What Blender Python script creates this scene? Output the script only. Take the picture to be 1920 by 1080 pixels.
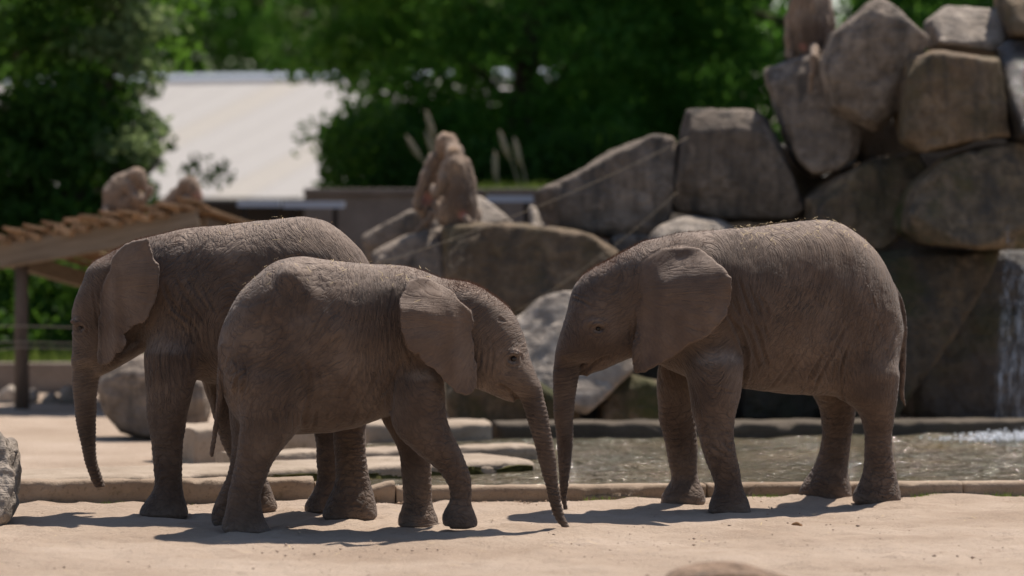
import bpy, bmesh, math, random
import numpy as np
from mathutils import Vector, Matrix

# ------------------------------------------------------------------ camera, sky, sun, exposure
scene = bpy.context.scene
for _o in list(bpy.data.objects):
    bpy.data.objects.remove(_o)
COL = scene.collection
FPX, CAM_H, HOR = 7200.0, 1.7, 343.0        # focal length in photo pixels, eye height, horizon row
cam_data = bpy.data.cameras.new('camera')
cam = bpy.data.objects.new('camera', cam_data)
COL.objects.link(cam)
cam.location = (0, 0, CAM_H)
cam.rotation_euler = (math.radians(90), 0, 0)
cam_data.sensor_width = 36.0
cam_data.lens = FPX / 1920 * 36.0
cam_data.shift_y = -(540 - HOR) / 1920
cam_data.clip_start = 0.5
cam_data.clip_end = 2000
cam_data.dof.use_dof = True
cam_data.dof.focus_distance = 19.4
cam_data.dof.aperture_fstop = 1.5
scene.camera = cam

SUN_EL, SUN_AZ = 62.0, 34.0                  # azimuth from +Y (away from the camera) towards +X
world = bpy.data.worlds.new('World')
scene.world = world
world.use_nodes = True
wn = world.node_tree
wn.nodes.clear()
sky = wn.nodes.new('ShaderNodeTexSky')
sky.sky_type = 'NISHITA'
sky.sun_disc = False
sky.sun_elevation = math.radians(SUN_EL)
sky.sun_rotation = math.radians(SUN_AZ)
bg = wn.nodes.new('ShaderNodeBackground')
bg.inputs['Strength'].default_value = 0.085
wo = wn.nodes.new('ShaderNodeOutputWorld')
wn.links.new(sky.outputs[0], bg.inputs[0])
wn.links.new(bg.outputs[0], wo.inputs[0])

sun_data = bpy.data.lights.new('sun', 'SUN')
sun_data.energy = 5.0
sun_data.angle = math.radians(0.9)
sun_data.color = (1.0, 0.915, 0.82)
sun = bpy.data.objects.new('sun', sun_data)
COL.objects.link(sun)
_e, _a = math.radians(SUN_EL), math.radians(SUN_AZ)
SUN_DIR = Vector((math.cos(_e) * math.sin(_a), math.cos(_e) * math.cos(_a), math.sin(_e)))
sun.rotation_euler = SUN_DIR.to_track_quat('Z', 'Y').to_euler()
sun.location = (6, 30, 30)

scene.view_settings.view_transform = 'Standard'
scene.view_settings.look = 'None'
scene.view_settings.exposure = 0.22
scene.view_settings.gamma = 1.0
scene.view_settings.use_curve_mapping = False
scene.cycles.use_denoising = True
scene.cycles.max_bounces = 6
scene.cycles.transparent_max_bounces = 12
scene.render.film_transparent = False

rng = np.random.default_rng(7)
random.seed(7)

# ------------------------------------------------------------------ helpers
def P(u, v, Y):
    """the point at distance Y that the photograph shows at column u, row v"""
    return Vector(((u - 960) / FPX * Y, Y, CAM_H - (v - HOR) / FPX * Y))

def tag(o, label=None, cat=None, group=None, kind=None):
    if label: o['label'] = label
    if cat: o['category'] = cat
    if group: o['group'] = group
    if kind: o['kind'] = kind
    return o

def empty(name, loc):
    o = bpy.data.objects.new(name, None)
    o.empty_display_size = 0.1
    o.location = loc
    COL.objects.link(o)
    return o

def add_obj(name, me, mat=None, parent=None):
    o = bpy.data.objects.new(name, me)
    COL.objects.link(o)
    if mat is not None and len(me.materials) == 0:
        me.materials.append(mat)
    if parent is not None:
        o.parent = parent
        pl = parent.matrix_world.translation if parent.parent is None else None
        off = Vector(parent.location)
        pp = parent.parent
        while pp is not None:
            off = off + Vector(pp.location)
            pp = pp.parent
        o.location = Vector(o.location) - off
    return o

def mesh_np(name, V, F, smooth=True):
    """fast mesh from an (n,3) vertex array and an (m,k) face array"""
    V = np.asarray(V, dtype=np.float32)
    F = np.asarray(F, dtype=np.int32)
    me = bpy.data.meshes.new(name)
    me.vertices.add(len(V))
    me.vertices.foreach_set('co', V.ravel())
    k = F.shape[1]
    me.loops.add(F.size)
    me.loops.foreach_set('vertex_index', F.ravel())
    me.polygons.add(len(F))
    me.polygons.foreach_set('loop_start', np.arange(0, F.size, k, dtype=np.int32))
    if smooth:
        me.polygons.foreach_set('use_smooth', np.ones(len(F), dtype=bool))
    me.update(calc_edges=True)
    me.validate()
    return me

def recenter(o):
    """move the origin of a top-level mesh to the foot of its bounding box"""
    me = o.data
    n = len(me.vertices)
    co = np.empty(n * 3, dtype=np.float32)
    me.vertices.foreach_get('co', co)
    co = co.reshape(-1, 3)
    c = np.array([(co[:, 0].min() + co[:, 0].max()) / 2, (co[:, 1].min() + co[:, 1].max()) / 2, co[:, 2].min()])
    me.vertices.foreach_set('co', (co - c).astype(np.float32).ravel())
    o.location = Vector(o.location) + Vector(c)
    me.update()
    return o

def sstep(a, b, x):
    t = np.clip((x - a) / (b - a), 0, 1)
    return t * t * (3 - 2 * t)

def _hash(ix, iy, iz, seed):
    n = (ix.astype(np.int64) * 374761393 + iy.astype(np.int64) * 668265263 + iz.astype(np.int64) * 2147483647 + seed * 974634777) & 0xffffffff
    n = ((n ^ (n >> 13)) * 1274126177) & 0xffffffff
    n = ((n ^ (n >> 16)) * 2246822519) & 0xffffffff
    return ((n ^ (n >> 15)) & 0xffffff) / float(0x7fffff) - 1.0

def vnoise(x, y, z, seed=0):
    x, y, z = np.broadcast_arrays(x, y, z)
    fx, fy, fz = np.floor(x), np.floor(y), np.floor(z)
    tx, ty, tz = x - fx, y - fy, z - fz
    ix, iy, iz = fx.astype(np.int64), fy.astype(np.int64), fz.astype(np.int64)
    tx = tx * tx * tx * (tx * (tx * 6 - 15) + 10)
    ty = ty * ty * ty * (ty * (ty * 6 - 15) + 10)
    tz = tz * tz * tz * (tz * (tz * 6 - 15) + 10)
    r = 0
    for dx in (0, 1):
        wx = tx if dx else 1 - tx
        for dy in (0, 1):
            wy = ty if dy else 1 - ty
            for dz in (0, 1):
                wz = tz if dz else 1 - tz
                r = r + wx * wy * wz * _hash(ix + dx, iy + dy, iz + dz, seed)
    return r

def fbm(x, y, z, oct=4, seed=0):
    r, a, s = 0, 1.0, 1.0
    for i in range(oct):
        r = r + a * vnoise(x * s + 17.3 * i, y * s - 9.1 * i, z * s + 5.7 * i, seed + i)
        a *= 0.5
        s *= 2.03
    return r

def surface_nets(F, lo, h):
    S = F < 0
    nx, ny, nz = F.shape
    cnt = np.zeros((nx - 1, ny - 1, nz - 1), dtype=np.int8)
    for dx in (0, 1):
        for dy in (0, 1):
            for dz in (0, 1):
                cnt += S[dx:nx - 1 + dx, dy:ny - 1 + dy, dz:nz - 1 + dz]
    act = (cnt > 0) & (cnt < 8)
    idx = np.argwhere(act)
    ids = -np.ones(act.shape, dtype=np.int32)
    ids[act] = np.arange(len(idx))
    corners = np.array([(a, b, c) for a in (0, 1) for b in (0, 1) for c in (0, 1)])
    vals = np.stack([F[idx[:, 0] + c[0], idx[:, 1] + c[1], idx[:, 2] + c[2]] for c in corners], 1)
    acc = np.zeros((len(idx), 3))
    n = np.zeros(len(idx))
    for i in range(8):
        for j in range(i + 1, 8):
            d = corners[j] - corners[i]
            if np.abs(d).sum() != 1:
                continue
            a, b = vals[:, i], vals[:, j]
            m = (a < 0) != (b < 0)
            t = np.where(m, a / np.where(m, a - b, 1), 0)
            acc += m[:, None] * (corners[i][None] + t[:, None] * d[None])
            n += m
    V = (idx + acc / n[:, None]) * h + np.asarray(lo)
    quads = []
    for ax in range(3):
        o1, o2 = (ax + 1) % 3, (ax + 2) % 3
        sl0 = [slice(None)] * 3
        sl1 = [slice(None)] * 3
        sl0[ax] = slice(0, -1)
        sl1[ax] = slice(1, None)
        A, B = S[tuple(sl0)], S[tuple(sl1)]
        e = np.argwhere(A != B)
        ok = (e[:, o1] > 0) & (e[:, o2] > 0) & (e[:, o1] < F.shape[o1] - 1) & (e[:, o2] < F.shape[o2] - 1)
        e = e[ok]
        inside = A[e[:, 0], e[:, 1], e[:, 2]]
        def cell(d1, d2):
            c = e.copy()
            c[:, o1] -= d1
            c[:, o2] -= d2
            return ids[c[:, 0], c[:, 1], c[:, 2]]
        q = np.stack([cell(1, 1), cell(0, 1), cell(0, 0), cell(1, 0)], 1)
        q[~inside] = q[~inside][:, ::-1]
        quads.append(q)
    return V, np.concatenate(quads)

def smin(a, b, k):
    hh = np.clip(0.5 + 0.5 * (b - a) / k, 0, 1)
    return b * (1 - hh) + a * hh - k * hh * (1 - hh)

def smax(a, b, k):
    return -smin(-a, -b, k)

def smooth1(t, a, w):
    """gaussian smoothing of samples a over evenly spaced t"""
    n = int(max(1, round(3 * w / (t[1] - t[0]))))
    ker = np.exp(-0.5 * (np.arange(-n, n + 1) * (t[1] - t[0]) / w) ** 2)
    ker /= ker.sum()
    # extend linearly so that the ends do not shrink
    left = a[0] + (a[0] - a[1]) * np.arange(n, 0, -1)
    right = a[-1] + (a[-1] - a[-2]) * np.arange(1, n + 1)
    return np.convolve(np.concatenate([left, a, right]), ker, 'valid')

class Field:
    def __init__(self, lo, hi, h):
        self.lo, self.h = np.array(lo, float), h
        n = np.ceil((np.array(hi) - self.lo) / h).astype(int) + 1
        self.ax = [self.lo[i] + h * np.arange(n[i]) for i in range(3)]
        self.F = np.full(tuple(n), 1.0, dtype=np.float32)
    def sl(self, lo, hi):
        out = []
        for i in range(3):
            a = int(np.clip(np.floor((lo[i] - self.lo[i]) / self.h), 0, len(self.ax[i]) - 1))
            b = int(np.clip(np.ceil((hi[i] - self.lo[i]) / self.h) + 1, a + 1, len(self.ax[i])))
            out.append(slice(a, b))
        return tuple(out)
    def grid(self, s):
        return (self.ax[0][s[0]][:, None, None], self.ax[1][s[1]][None, :, None], self.ax[2][s[2]][None, None, :])
    def add(self, fn, lo, hi, k, cut=False):
        s = self.sl(lo, hi)
        X, Y, Z = self.grid(s)
        d = fn(X, Y, Z)
        self.F[s] = smax(self.F[s], -d, k) if cut else smin(self.F[s], d, k)
    def loft_x(self, xs, zt, zb, yc, hw, k, p=2.1, sm=0.03, marg=0.12):
        o = np.argsort(xs)
        xs, zt, zb, yc, hw = [np.asarray(a, float)[o] for a in (xs, zt, zb, yc, hw)]
        t = np.linspace(xs[0], xs[-1], 300)
        zt, zb, yc, hw = [smooth1(t, np.interp(t, xs, a), sm) for a in (zt, zb, yc, hw)]
        cz, rz = (zt + zb) / 2, np.maximum((zt - zb) / 2, 0.004)
        hw = np.maximum(hw, 0.004)
        def fn(X, Y, Z):
            g = lambda a: np.interp(X, t, a)
            rz_, hw_ = g(rz), g(hw)
            r = (np.abs((Z - g(cz)) / rz_) ** p + np.abs((Y - g(yc)) / hw_) ** p) ** (1 / p)
            d = (r - 1) * np.minimum(rz_, hw_)
            return smax(d, np.maximum(xs[0] - X, X - xs[-1]) + 0 * d, 0.03)
        m = marg
        self.add(fn, (xs[0] - m, (yc - hw).min() - m, zb.min() - m), (xs[-1] + m, (yc + hw).max() + m, zt.max() + m), k)
    def loft_z(self, zs, xl, xr, yc, hw, k, p=2.1, sm=0.02, marg=0.1, cap=0.03):
        o = np.argsort(zs)
        zs, xl, xr, yc, hw = [np.asarray(a, float)[o] for a in (zs, xl, xr, yc, hw)]
        t = np.linspace(zs[0], zs[-1], 300)
        xl, xr, yc, hw = [smooth1(t, np.interp(t, zs, a), sm) for a in (xl, xr, yc, hw)]
        cx, rx = (xl + xr) / 2, np.maximum((xr - xl) / 2, 0.004)
        hw = np.maximum(hw, 0.004)
        def fn(X, Y, Z):
            g = lambda a: np.interp(Z, t, a)
            rx_, hw_ = g(rx), g(hw)
            r = (np.abs((X - g(cx)) / rx_) ** p + np.abs((Y - g(yc)) / hw_) ** p) ** (1 / p)
            d = (r - 1) * np.minimum(rx_, hw_)
            return smax(d, np.maximum(zs[0] - Z, Z - zs[-1]) + 0 * d, cap)
        m = marg
        self.add(fn, (xl.min() - m, (yc - hw).min() - m, zs[0] - m), (xr.max() + m, (yc + hw).max() + m, zs[-1] + m), k)
    def cone(self, a, b, ra, rb, k, cut=False):
        """tapered capsule"""
        a, b = np.asarray(a, float), np.asarray(b, float)
        ab = b - a
        L2 = max(float(ab @ ab), 1e-9)
        def fn(X, Y, Z):
            t = np.clip(((X - a[0]) * ab[0] + (Y - a[1]) * ab[1] + (Z - a[2]) * ab[2]) / L2, 0, 1)
            return np.sqrt((X - a[0] - t * ab[0]) ** 2 + (Y - a[1] - t * ab[1]) ** 2 + (Z - a[2] - t * ab[2]) ** 2) - (ra + (rb - ra) * t)
        m = max(ra, rb) + k + 2 * self.h
        self.add(fn, np.minimum(a, b) - m, np.maximum(a, b) + m, k, cut)
    def ellipsoid(self, c, r, k, cut=False):
        c, r = np.asarray(c, float), np.asarray(r, float)
        def fn(X, Y, Z):
            q = np.sqrt(((X - c[0]) / r[0]) ** 2 + ((Y - c[1]) / r[1]) ** 2 + ((Z - c[2]) / r[2]) ** 2)
            return (q - 1) * r.min()
        self.add(fn, c - r - k - 2 * self.h, c + r + k + 2 * self.h, k, cut)
    def mesh(self):
        self.F[0] = self.F[-1] = 1
        self.F[:, 0] = self.F[:, -1] = 1
        self.F[:, :, 0] = self.F[:, :, -1] = 1
        return surface_nets(self.F, self.lo, self.h)

def poly_sdf2(px, py, poly):
    """signed distance (negative inside) to a closed polygon"""
    poly = np.asarray(poly, float)
    d = np.full(np.broadcast(px, py).shape, 1e9)
    s = np.ones_like(d)
    n = len(poly)
    for i in range(n):
        a, b = poly[i], poly[i - 1]
        ex, ey = b[0] - a[0], b[1] - a[1]
        wx, wy = px - a[0], py - a[1]
        t = np.clip((wx * ex + wy * ey) / max(ex * ex + ey * ey, 1e-12), 0, 1)
        d = np.minimum(d, (wx - ex * t) ** 2 + (wy - ey * t) ** 2)
        c1, c2, c3 = py >= a[1], py < b[1], ex * wy > ey * wx
        s = np.where((c1 & c2 & c3) | (~c1 & ~c2 & ~c3), -s, s)
    return s * np.sqrt(d)

# ------------------------------------------------------------------ materials
class M:
    def __init__(self, name):
        self.m = bpy.data.materials.new(name)
        self.m.use_nodes = True
        self.t = self.m.node_tree
        self.b = self.t.nodes['Principled BSDF']
        self.out = self.t.nodes['Material Output']
    def n(self, typ, **kw):
        nd = self.t.nodes.new('ShaderNode' + typ)
        for k, v in kw.items():
            if k.startswith('i_'):
                nd.inputs[int(k[2:])].default_value = v
            elif hasattr(nd, k):
                setattr(nd, k, v)
            else:
                nd.inputs[k.replace('_', ' ')].default_value = v
        return nd
    def l(self, a, b):
        self.t.links.new(a, b)
        return b
    def math(self, op, a, b=None, c=None):
        nd = self.t.nodes.new('ShaderNodeMath')
        nd.operation = op
        for i, v in enumerate((a, b, c)):
            if v is None: continue
            if isinstance(v, (int, float)): nd.inputs[i].default_value = v
            else: self.l(v, nd.inputs[i])
        return nd.outputs[0]
    def coord(self, scale=(1, 1, 1), kind='Object', attr=None, loc=(0, 0, 0)):
        if attr:
            src = self.n('Attribute', attribute_name=attr).outputs['Vector']
        elif kind == 'World':
            src = self.n('NewGeometry').outputs['Position']
        else:
            src = self.n('TexCoord').outputs[kind]
        mp = self.n('Mapping')
        mp.inputs['Scale'].default_value = scale
        mp.inputs['Location'].default_value = loc
        self.l(src, mp.inputs['Vector'])
        return mp.outputs[0]
    def noise(self, vec, scale, detail=4, rough=0.55, dist=0.0):
        nd = self.n('TexNoise')
        nd.inputs['Scale'].default_value = scale
        nd.inputs['Detail'].default_value = detail
        nd.inputs['Roughness'].default_value = rough
        nd.inputs['Distortion'].default_value = dist
        self.l(vec, nd.inputs['Vector'])
        return nd.outputs[0]
    def ramp(self, fac, stops):
        nd = self.n('ValToRGB')
        cr = nd.color_ramp
        while len(cr.elements) < len(stops):
            cr.elements.new(0.5)
        for e, (p, c) in zip(cr.elements, stops):
            e.position = p
            e.color = (c, c, c, 1) if isinstance(c, (int, float)) else (*c, 1)
        self.l(fac, nd.inputs[0])
        return nd.outputs[0]
    def mix(self, fac, a, b, blend='MIX'):
        nd = self.n('Mix', data_type='RGBA', blend_type=blend)
        for sock, v in ((nd.inputs[0], fac), (nd.inputs[6], a), (nd.inputs[7], b)):
            if isinstance(v, (int, float)): sock.default_value = v
            elif isinstance(v, tuple): sock.default_value = (*v, 1)
            else: self.l(v, sock)
        return nd.outputs[2]
    def bump(self, height, strength=0.5, dist=0.01, prev=None):
        nd = self.n('Bump')
        nd.inputs['Strength'].default_value = strength
        nd.inputs['Distance'].default_value = dist
        self.l(height, nd.inputs['Height'])
        if prev is not None: self.l(prev, nd.inputs['Normal'])
        return nd.outputs[0]
    def done(self, col=None, rough=0.8, normal=None, spec=0.3, **kw):
        if isinstance(col, tuple): self.b.inputs['Base Color'].default_value = (*col, 1)
        elif col is not None: self.l(col, self.b.inputs['Base Color'])
        if isinstance(rough, (int, float)): self.b.inputs['Roughness'].default_value = rough
        else: self.l(rough, self.b.inputs['Roughness'])
        self.b.inputs['Specular IOR Level'].default_value = spec
        if normal is not None: self.l(normal, self.b.inputs['Normal'])
        return self.m

def mat_skin():
    m = M('elephant_skin')
    o = m.coord()
    fold = m.coord(attr='fold')
    # long folds that follow the 'fold' field, fine creases, crackle
    warp = m.noise(o, 9, 3)
    def ridge(vec, scale, detail, dist, lo, hi):
        nz = m.noise(vec, scale, detail, 0.5, dist)
        r = m.math('ABSOLUTE', m.math('SUBTRACT', nz, 0.5))
        return m.ramp(r, [(lo, 0.0), (hi, 1.0)])
    foldb = m.coord(attr='foldb')
    wb = m.n('Attribute', attribute_name='foldw').outputs['Fac']
    f1 = m.mix(wb, ridge(fold, 1.0, 2.0, 0.35, 0.0, 0.07), ridge(foldb, 1.0, 2.0, 0.3, 0.0, 0.08))
    f2 = m.mix(wb, ridge(fold, 2.6, 2.0, 0.5, 0.0, 0.10), ridge(foldb, 2.3, 2.0, 0.4, 0.0, 0.10))
    vo = m.n('TexVoronoi', feature='DISTANCE_TO_EDGE')
    wv = m.n('VectorMath', operation='ADD')
    m.l(m.mix(m.math('GREATER_THAN', wb, 0.5), fold, foldb), wv.inputs[0])
    nd = m.n('TexNoise'); nd.inputs['Scale'].default_value = 16; nd.inputs['Detail'].default_value = 3
    m.l(o, nd.inputs['Vector'])
    vs = m.n('VectorMath', operation='SCALE'); vs.inputs['Scale'].default_value = 0.9
    m.l(nd.outputs[1], vs.inputs[0]); m.l(vs.outputs[0], wv.inputs[1])
    m.l(wv.outputs[0], vo.inputs['Vector'])
    vo.inputs['Scale'].default_value = 2.1
    crack = m.ramp(vo.outputs[0], [(0.0, 0.0), (0.13, 1.0)])
    fine = m.noise(o, 160, 3, 0.6)
    big = m.noise(o, 4.0, 4, 0.6)
    mask = m.ramp(m.noise(o, 3.1, 3), [(0.38, 0.15), (0.62, 1.0)])
    earm = m.n('Attribute', attribute_name='ear').outputs['Fac']
    hair = m.n('Attribute', attribute_name='hairy').outputs['Fac']
    keep = m.math('SUBTRACT', 1.0, m.math('MULTIPLY', earm, 0.45))
    b = m.bump(f1, 0.5, 0.008)
    m.l(m.math('MULTIPLY', keep, m.math('MULTIPLY', mask, 0.6)), b.node.inputs['Strength'])
    b2 = m.bump(f2, 0.6, 0.004, b)
    m.l(m.math('MULTIPLY', keep, 0.6), b2.node.inputs['Strength'])
    b3 = m.bump(crack, 0.4, 0.004, b2)
    m.l(m.math('MULTIPLY', keep, m.math('MULTIPLY_ADD', mask, 0.5, 0.2)), b3.node.inputs['Strength'])
    b4 = m.bump(fine, 0.22, 0.002, b3)
    c = m.ramp(big, [(0.28, (0.070, 0.044, 0.029)), (0.5, (0.112, 0.072, 0.049)), (0.74, (0.168, 0.113, 0.079))])
    c = m.mix(m.math('MULTIPLY', m.math('SUBTRACT', 1.0, f1), m.math('MULTIPLY', m.math('MULTIPLY', keep, mask), 0.5)), c, (0.045, 0.03, 0.023))  # fold lines darkened in colour, standing in for crease shading
    c = m.mix(m.math('MULTIPLY', m.math('SUBTRACT', 1.0, crack), m.math('MULTIPLY', keep, 0.55)), c, (0.055, 0.037, 0.029))  # cracks darkened too, as shading that flat light does not give
    c = m.mix(m.math('MULTIPLY', hair, 0.5), c, (0.22, 0.105, 0.065))
    c = m.mix(m.math('MULTIPLY', earm, 0.3), c, (0.175, 0.118, 0.088))  # ears painted lighter in place of the extra sky light they catch
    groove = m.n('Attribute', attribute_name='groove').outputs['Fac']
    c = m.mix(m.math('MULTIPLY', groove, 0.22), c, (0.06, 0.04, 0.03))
    wetn = m.ramp(m.noise(m.coord(loc=(3, 1, 7)), 2.3, 5, 0.7, 0.5), [(0.52, 0.0), (0.7, 0.55)])
    c = m.mix(wetn, c, (0.055, 0.036, 0.028))
    dusty_toplight = m.n('Attribute', attribute_name='dust').outputs['Fac']
    dust = m.math('MULTIPLY', dusty_toplight, m.ramp(m.noise(o, 24, 5, 0.7), [(0.35, 0.35), (0.7, 1.0)]))
    c = m.mix(dust, c, (0.37, 0.285, 0.228))  # pale dust tone also brightens the back as sunlight would
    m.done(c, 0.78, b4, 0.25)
    m.b.inputs['Sheen Weight'].default_value = 0.12
    m.b.inputs['Sheen Roughness'].default_value = 0.5
    return m.m

def mat_rock(name, a, b, moss=0.0, wet=False, streak=0.75):
    m = M(name)
    o = m.coord(kind='World')
    oi = m.n('ObjectInfo').outputs['Random']
    n1 = m.noise(o, 2.2, 6, 0.62)
    n2 = m.noise(o, 11, 5, 0.65)
    st = m.noise(m.coord((5, 5, 0.5), 'World'), 1.6, 4, 0.6)
    c = m.ramp(n1, [(0.3, a), (0.7, b)])
    c = m.mix(m.ramp(n2, [(0.32, 0.7), (0.62, 0.0)]), c, tuple(x * 0.5 for x in a))
    c = m.mix(m.ramp(st, [(0.50, 0.0), (0.68, streak)]), c, (0.06, 0.055, 0.05))
    c = m.mix(m.ramp(m.noise(o, 6, 4, 0.7), [(0.58, 0.0), (0.72, 0.5)]), c, tuple(min(1, x * 1.5) for x in b))
    if moss:
        c = m.mix(m.ramp(m.noise(o, 1.7, 5, 0.65), [(0.5, 0.0), (0.66, moss)]), c, (0.055, 0.062, 0.018))
    hsv = m.n('HueSaturation')
    m.l(c, hsv.inputs['Color'])
    m.l(m.math('MULTIPLY_ADD', oi, 0.3, 0.85), hsv.inputs['Value'])
    cv = m.n('TexVoronoi', feature='DISTANCE_TO_EDGE')
    cw = m.n('VectorMath', operation='ADD')
    cn = m.n('TexNoise'); cn.inputs['Scale'].default_value = 2.5; cn.inputs['Detail'].default_value = 5
    m.l(o, cn.inputs['Vector'])
    cs = m.n('VectorMath', operation='SCALE'); cs.inputs['Scale'].default_value = 0.9
    m.l(cn.outputs[1], cs.inputs[0]); m.l(o, cw.inputs[0]); m.l(cs.outputs[0], cw.inputs[1])
    m.l(cw.outputs[0], cv.inputs['Vector'])
    cv.inputs['Scale'].default_value = 1.3
    cr = m.ramp(cv.outputs[0], [(0.0, 0.0), (0.03, 1.0)])
    nb = m.bump(cr, 0.3, 0.03)
    strata = m.noise(m.coord((1.2, 1.2, 9), 'World'), 1.3, 5, 0.7, 0.8)
    nb = m.bump(strata, 0.6, 0.05, nb)
    nb = m.bump(n2, 0.9, 0.05, nb)
    nb = m.bump(m.noise(o, 45, 4, 0.7), 0.5, 0.008, nb)
    return m.done(hsv.outputs[0], (0.13 if wet == 2 else 0.5) if wet else 0.85, nb, (0.8 if wet == 2 else 0.3) if wet else 0.25)

def mat_sand():
    m = M('sand')
    o = m.coord(kind='World')
    c = m.ramp(m.noise(o, 1.1, 6, 0.6), [(0.3, (0.39, 0.295, 0.222)), (0.5, (0.48, 0.375, 0.29)), (0.72, (0.56, 0.45, 0.36))])
    c = m.mix(m.ramp(m.noise(o, 9, 5, 0.7), [(0.55, 0.0), (0.75, 0.45)]), c, (0.34, 0.235, 0.17))
    c = m.mix(m.ramp(m.noise(o, 55, 3, 0.7), [(0.62, 0.0), (0.72, 0.6)]), c, (0.26, 0.19, 0.14))
    c = m.mix(m.ramp(m.noise(m.coord((1, 1, 1), 'World', loc=(5, 3, 1)), 70, 3, 0.7), [(0.64, 0.0), (0.72, 0.5)]), c, (0.68, 0.57, 0.48))
    b = m.bump(m.noise(o, 7, 6, 0.7), 0.6, 0.05)
    b = m.bump(m.noise(o, 30, 6, 0.8), 0.9, 0.018, b)
    return m.done(c, 0.95, b, 0.1)

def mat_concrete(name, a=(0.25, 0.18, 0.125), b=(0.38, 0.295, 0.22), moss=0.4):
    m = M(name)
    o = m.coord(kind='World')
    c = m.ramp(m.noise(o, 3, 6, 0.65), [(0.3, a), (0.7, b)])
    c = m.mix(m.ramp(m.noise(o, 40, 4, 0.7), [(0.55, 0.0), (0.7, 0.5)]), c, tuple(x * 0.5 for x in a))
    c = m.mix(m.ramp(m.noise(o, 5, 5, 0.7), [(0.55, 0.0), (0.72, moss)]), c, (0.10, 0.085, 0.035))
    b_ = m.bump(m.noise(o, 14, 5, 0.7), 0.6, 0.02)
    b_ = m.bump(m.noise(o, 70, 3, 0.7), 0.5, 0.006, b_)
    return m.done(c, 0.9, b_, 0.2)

def mat_wood(name, a, b, axis=(3, 3, 3)):
    m = M(name)
    o = m.coord(axis)
    w = m.noise(o, 2.5, 6, 0.65, 0.6)
    c = m.ramp(w, [(0.28, a), (0.7, b)])
    oi = m.n('ObjectInfo').outputs['Random']
    h = m.n('HueSaturation')
    m.l(c, h.inputs['Color'])
    m.l(m.math('MULTIPLY_ADD', oi, 0.5, 0.75), h.inputs['Value'])
    return m.done(h.outputs[0], 0.8, m.bump(w, 0.5, 0.01), 0.2)

def mat_leaf(name, a, b, tr=0.45, trc=(0.22, 0.34, 0.03)):
    m = M(name)
    rnd = m.n('NewGeometry').outputs['Random Per Island']
    c = m.ramp(rnd, [(0.0, a), (1.0, b)])
    m.done(c, 0.6, None, 0.15)
    t = m.n('BsdfTranslucent')
    m.l(m.mix(0.5, c, trc), t.inputs['Color'])
    mx = m.n('MixShader')
    mx.inputs[0].default_value = tr
    m.l(m.b.outputs[0], mx.inputs[1])
    m.l(t.outputs[0], mx.inputs[2])
    m.l(mx.outputs[0], m.out.inputs[0])
    return m.m

def mat_plain(name, col, rough=0.7, spec=0.3, metal=0.0, var=0.0):
    m = M(name)
    c = col
    if var:
        o = m.coord(kind='World')
        c = m.ramp(m.noise(o, 12, 4, 0.6), [(0.3, tuple(x * (1 - var) for x in col)), (0.7, tuple(min(1, x * (1 + var)) for x in col))])
    m.b.inputs['Metallic'].default_value = metal
    return m.done(c, rough, None, spec)

def mat_fur():
    m = M('baboon_fur')
    o = m.coord()
    pink = m.n('Attribute', attribute_name='pink').outputs['Fac']
    dark = m.n('Attribute', attribute_name='dark').outputs['Fac']
    gold = m.n('Attribute', attribute_name='gold').outputs['Fac']
    c = m.ramp(m.noise(m.coord((30, 30, 8)), 2, 4, 0.7), [(0.3, (0.17, 0.115, 0.078)), (0.7, (0.40, 0.285, 0.20))])
    c = m.mix(m.math('MULTIPLY', gold, 0.55), c, (0.40, 0.23, 0.11))
    c = m.mix(m.math('MULTIPLY', dark, 0.75), c, (0.09, 0.06, 0.045))
    c = m.mix(m.math('MULTIPLY', pink, 0.7), c, (0.42, 0.17, 0.13))
    b = m.bump(m.noise(m.coord((60, 60, 14)), 2, 4, 0.7), 0.7, 0.01)
    m.done(c, 0.85, b, 0.15)
    m.b.inputs['Sheen Weight'].default_value = 0.3
    return m.m

def mat_water():
    m = M('pool_water')
    o = m.coord(kind='World')
    n1 = m.noise(m.coord((1.6, 3.2, 1), 'World'), 2.2, 3, 0.5, 0.6)
    n2 = m.noise(m.coord((3.5, 7, 1), 'World'), 3.0, 3, 0.55, 0.4)
    b = m.bump(n1, 1.0, 0.12)
    b = m.bump(n2, 1.0, 0.06, b)
    c = m.ramp(m.noise(o, 1.4, 4), [(0.35, (0.15, 0.115, 0.065)), (0.7, (0.10, 0.09, 0.055))])
    return m.done(c, 0.06, b, 0.5)

def mat_falling():
    m = M('falling_water')
    m.done((0.82, 0.86, 0.92), 0.25, None, 0.5)
    tr = m.n('BsdfTransparent')
    mx = m.n('MixShader')
    f = m.ramp(m.noise(m.coord((26, 26, 2.2), 'World'), 1.5, 4, 0.65), [(0.50, 0.0), (0.70, 0.24)])
    m.l(f, mx.inputs[0])
    m.l(tr.outputs[0], mx.inputs[1])
    m.l(m.b.outputs[0], mx.inputs[2])
    m.l(mx.outputs[0], m.out.inputs[0])
    return m.m

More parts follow.
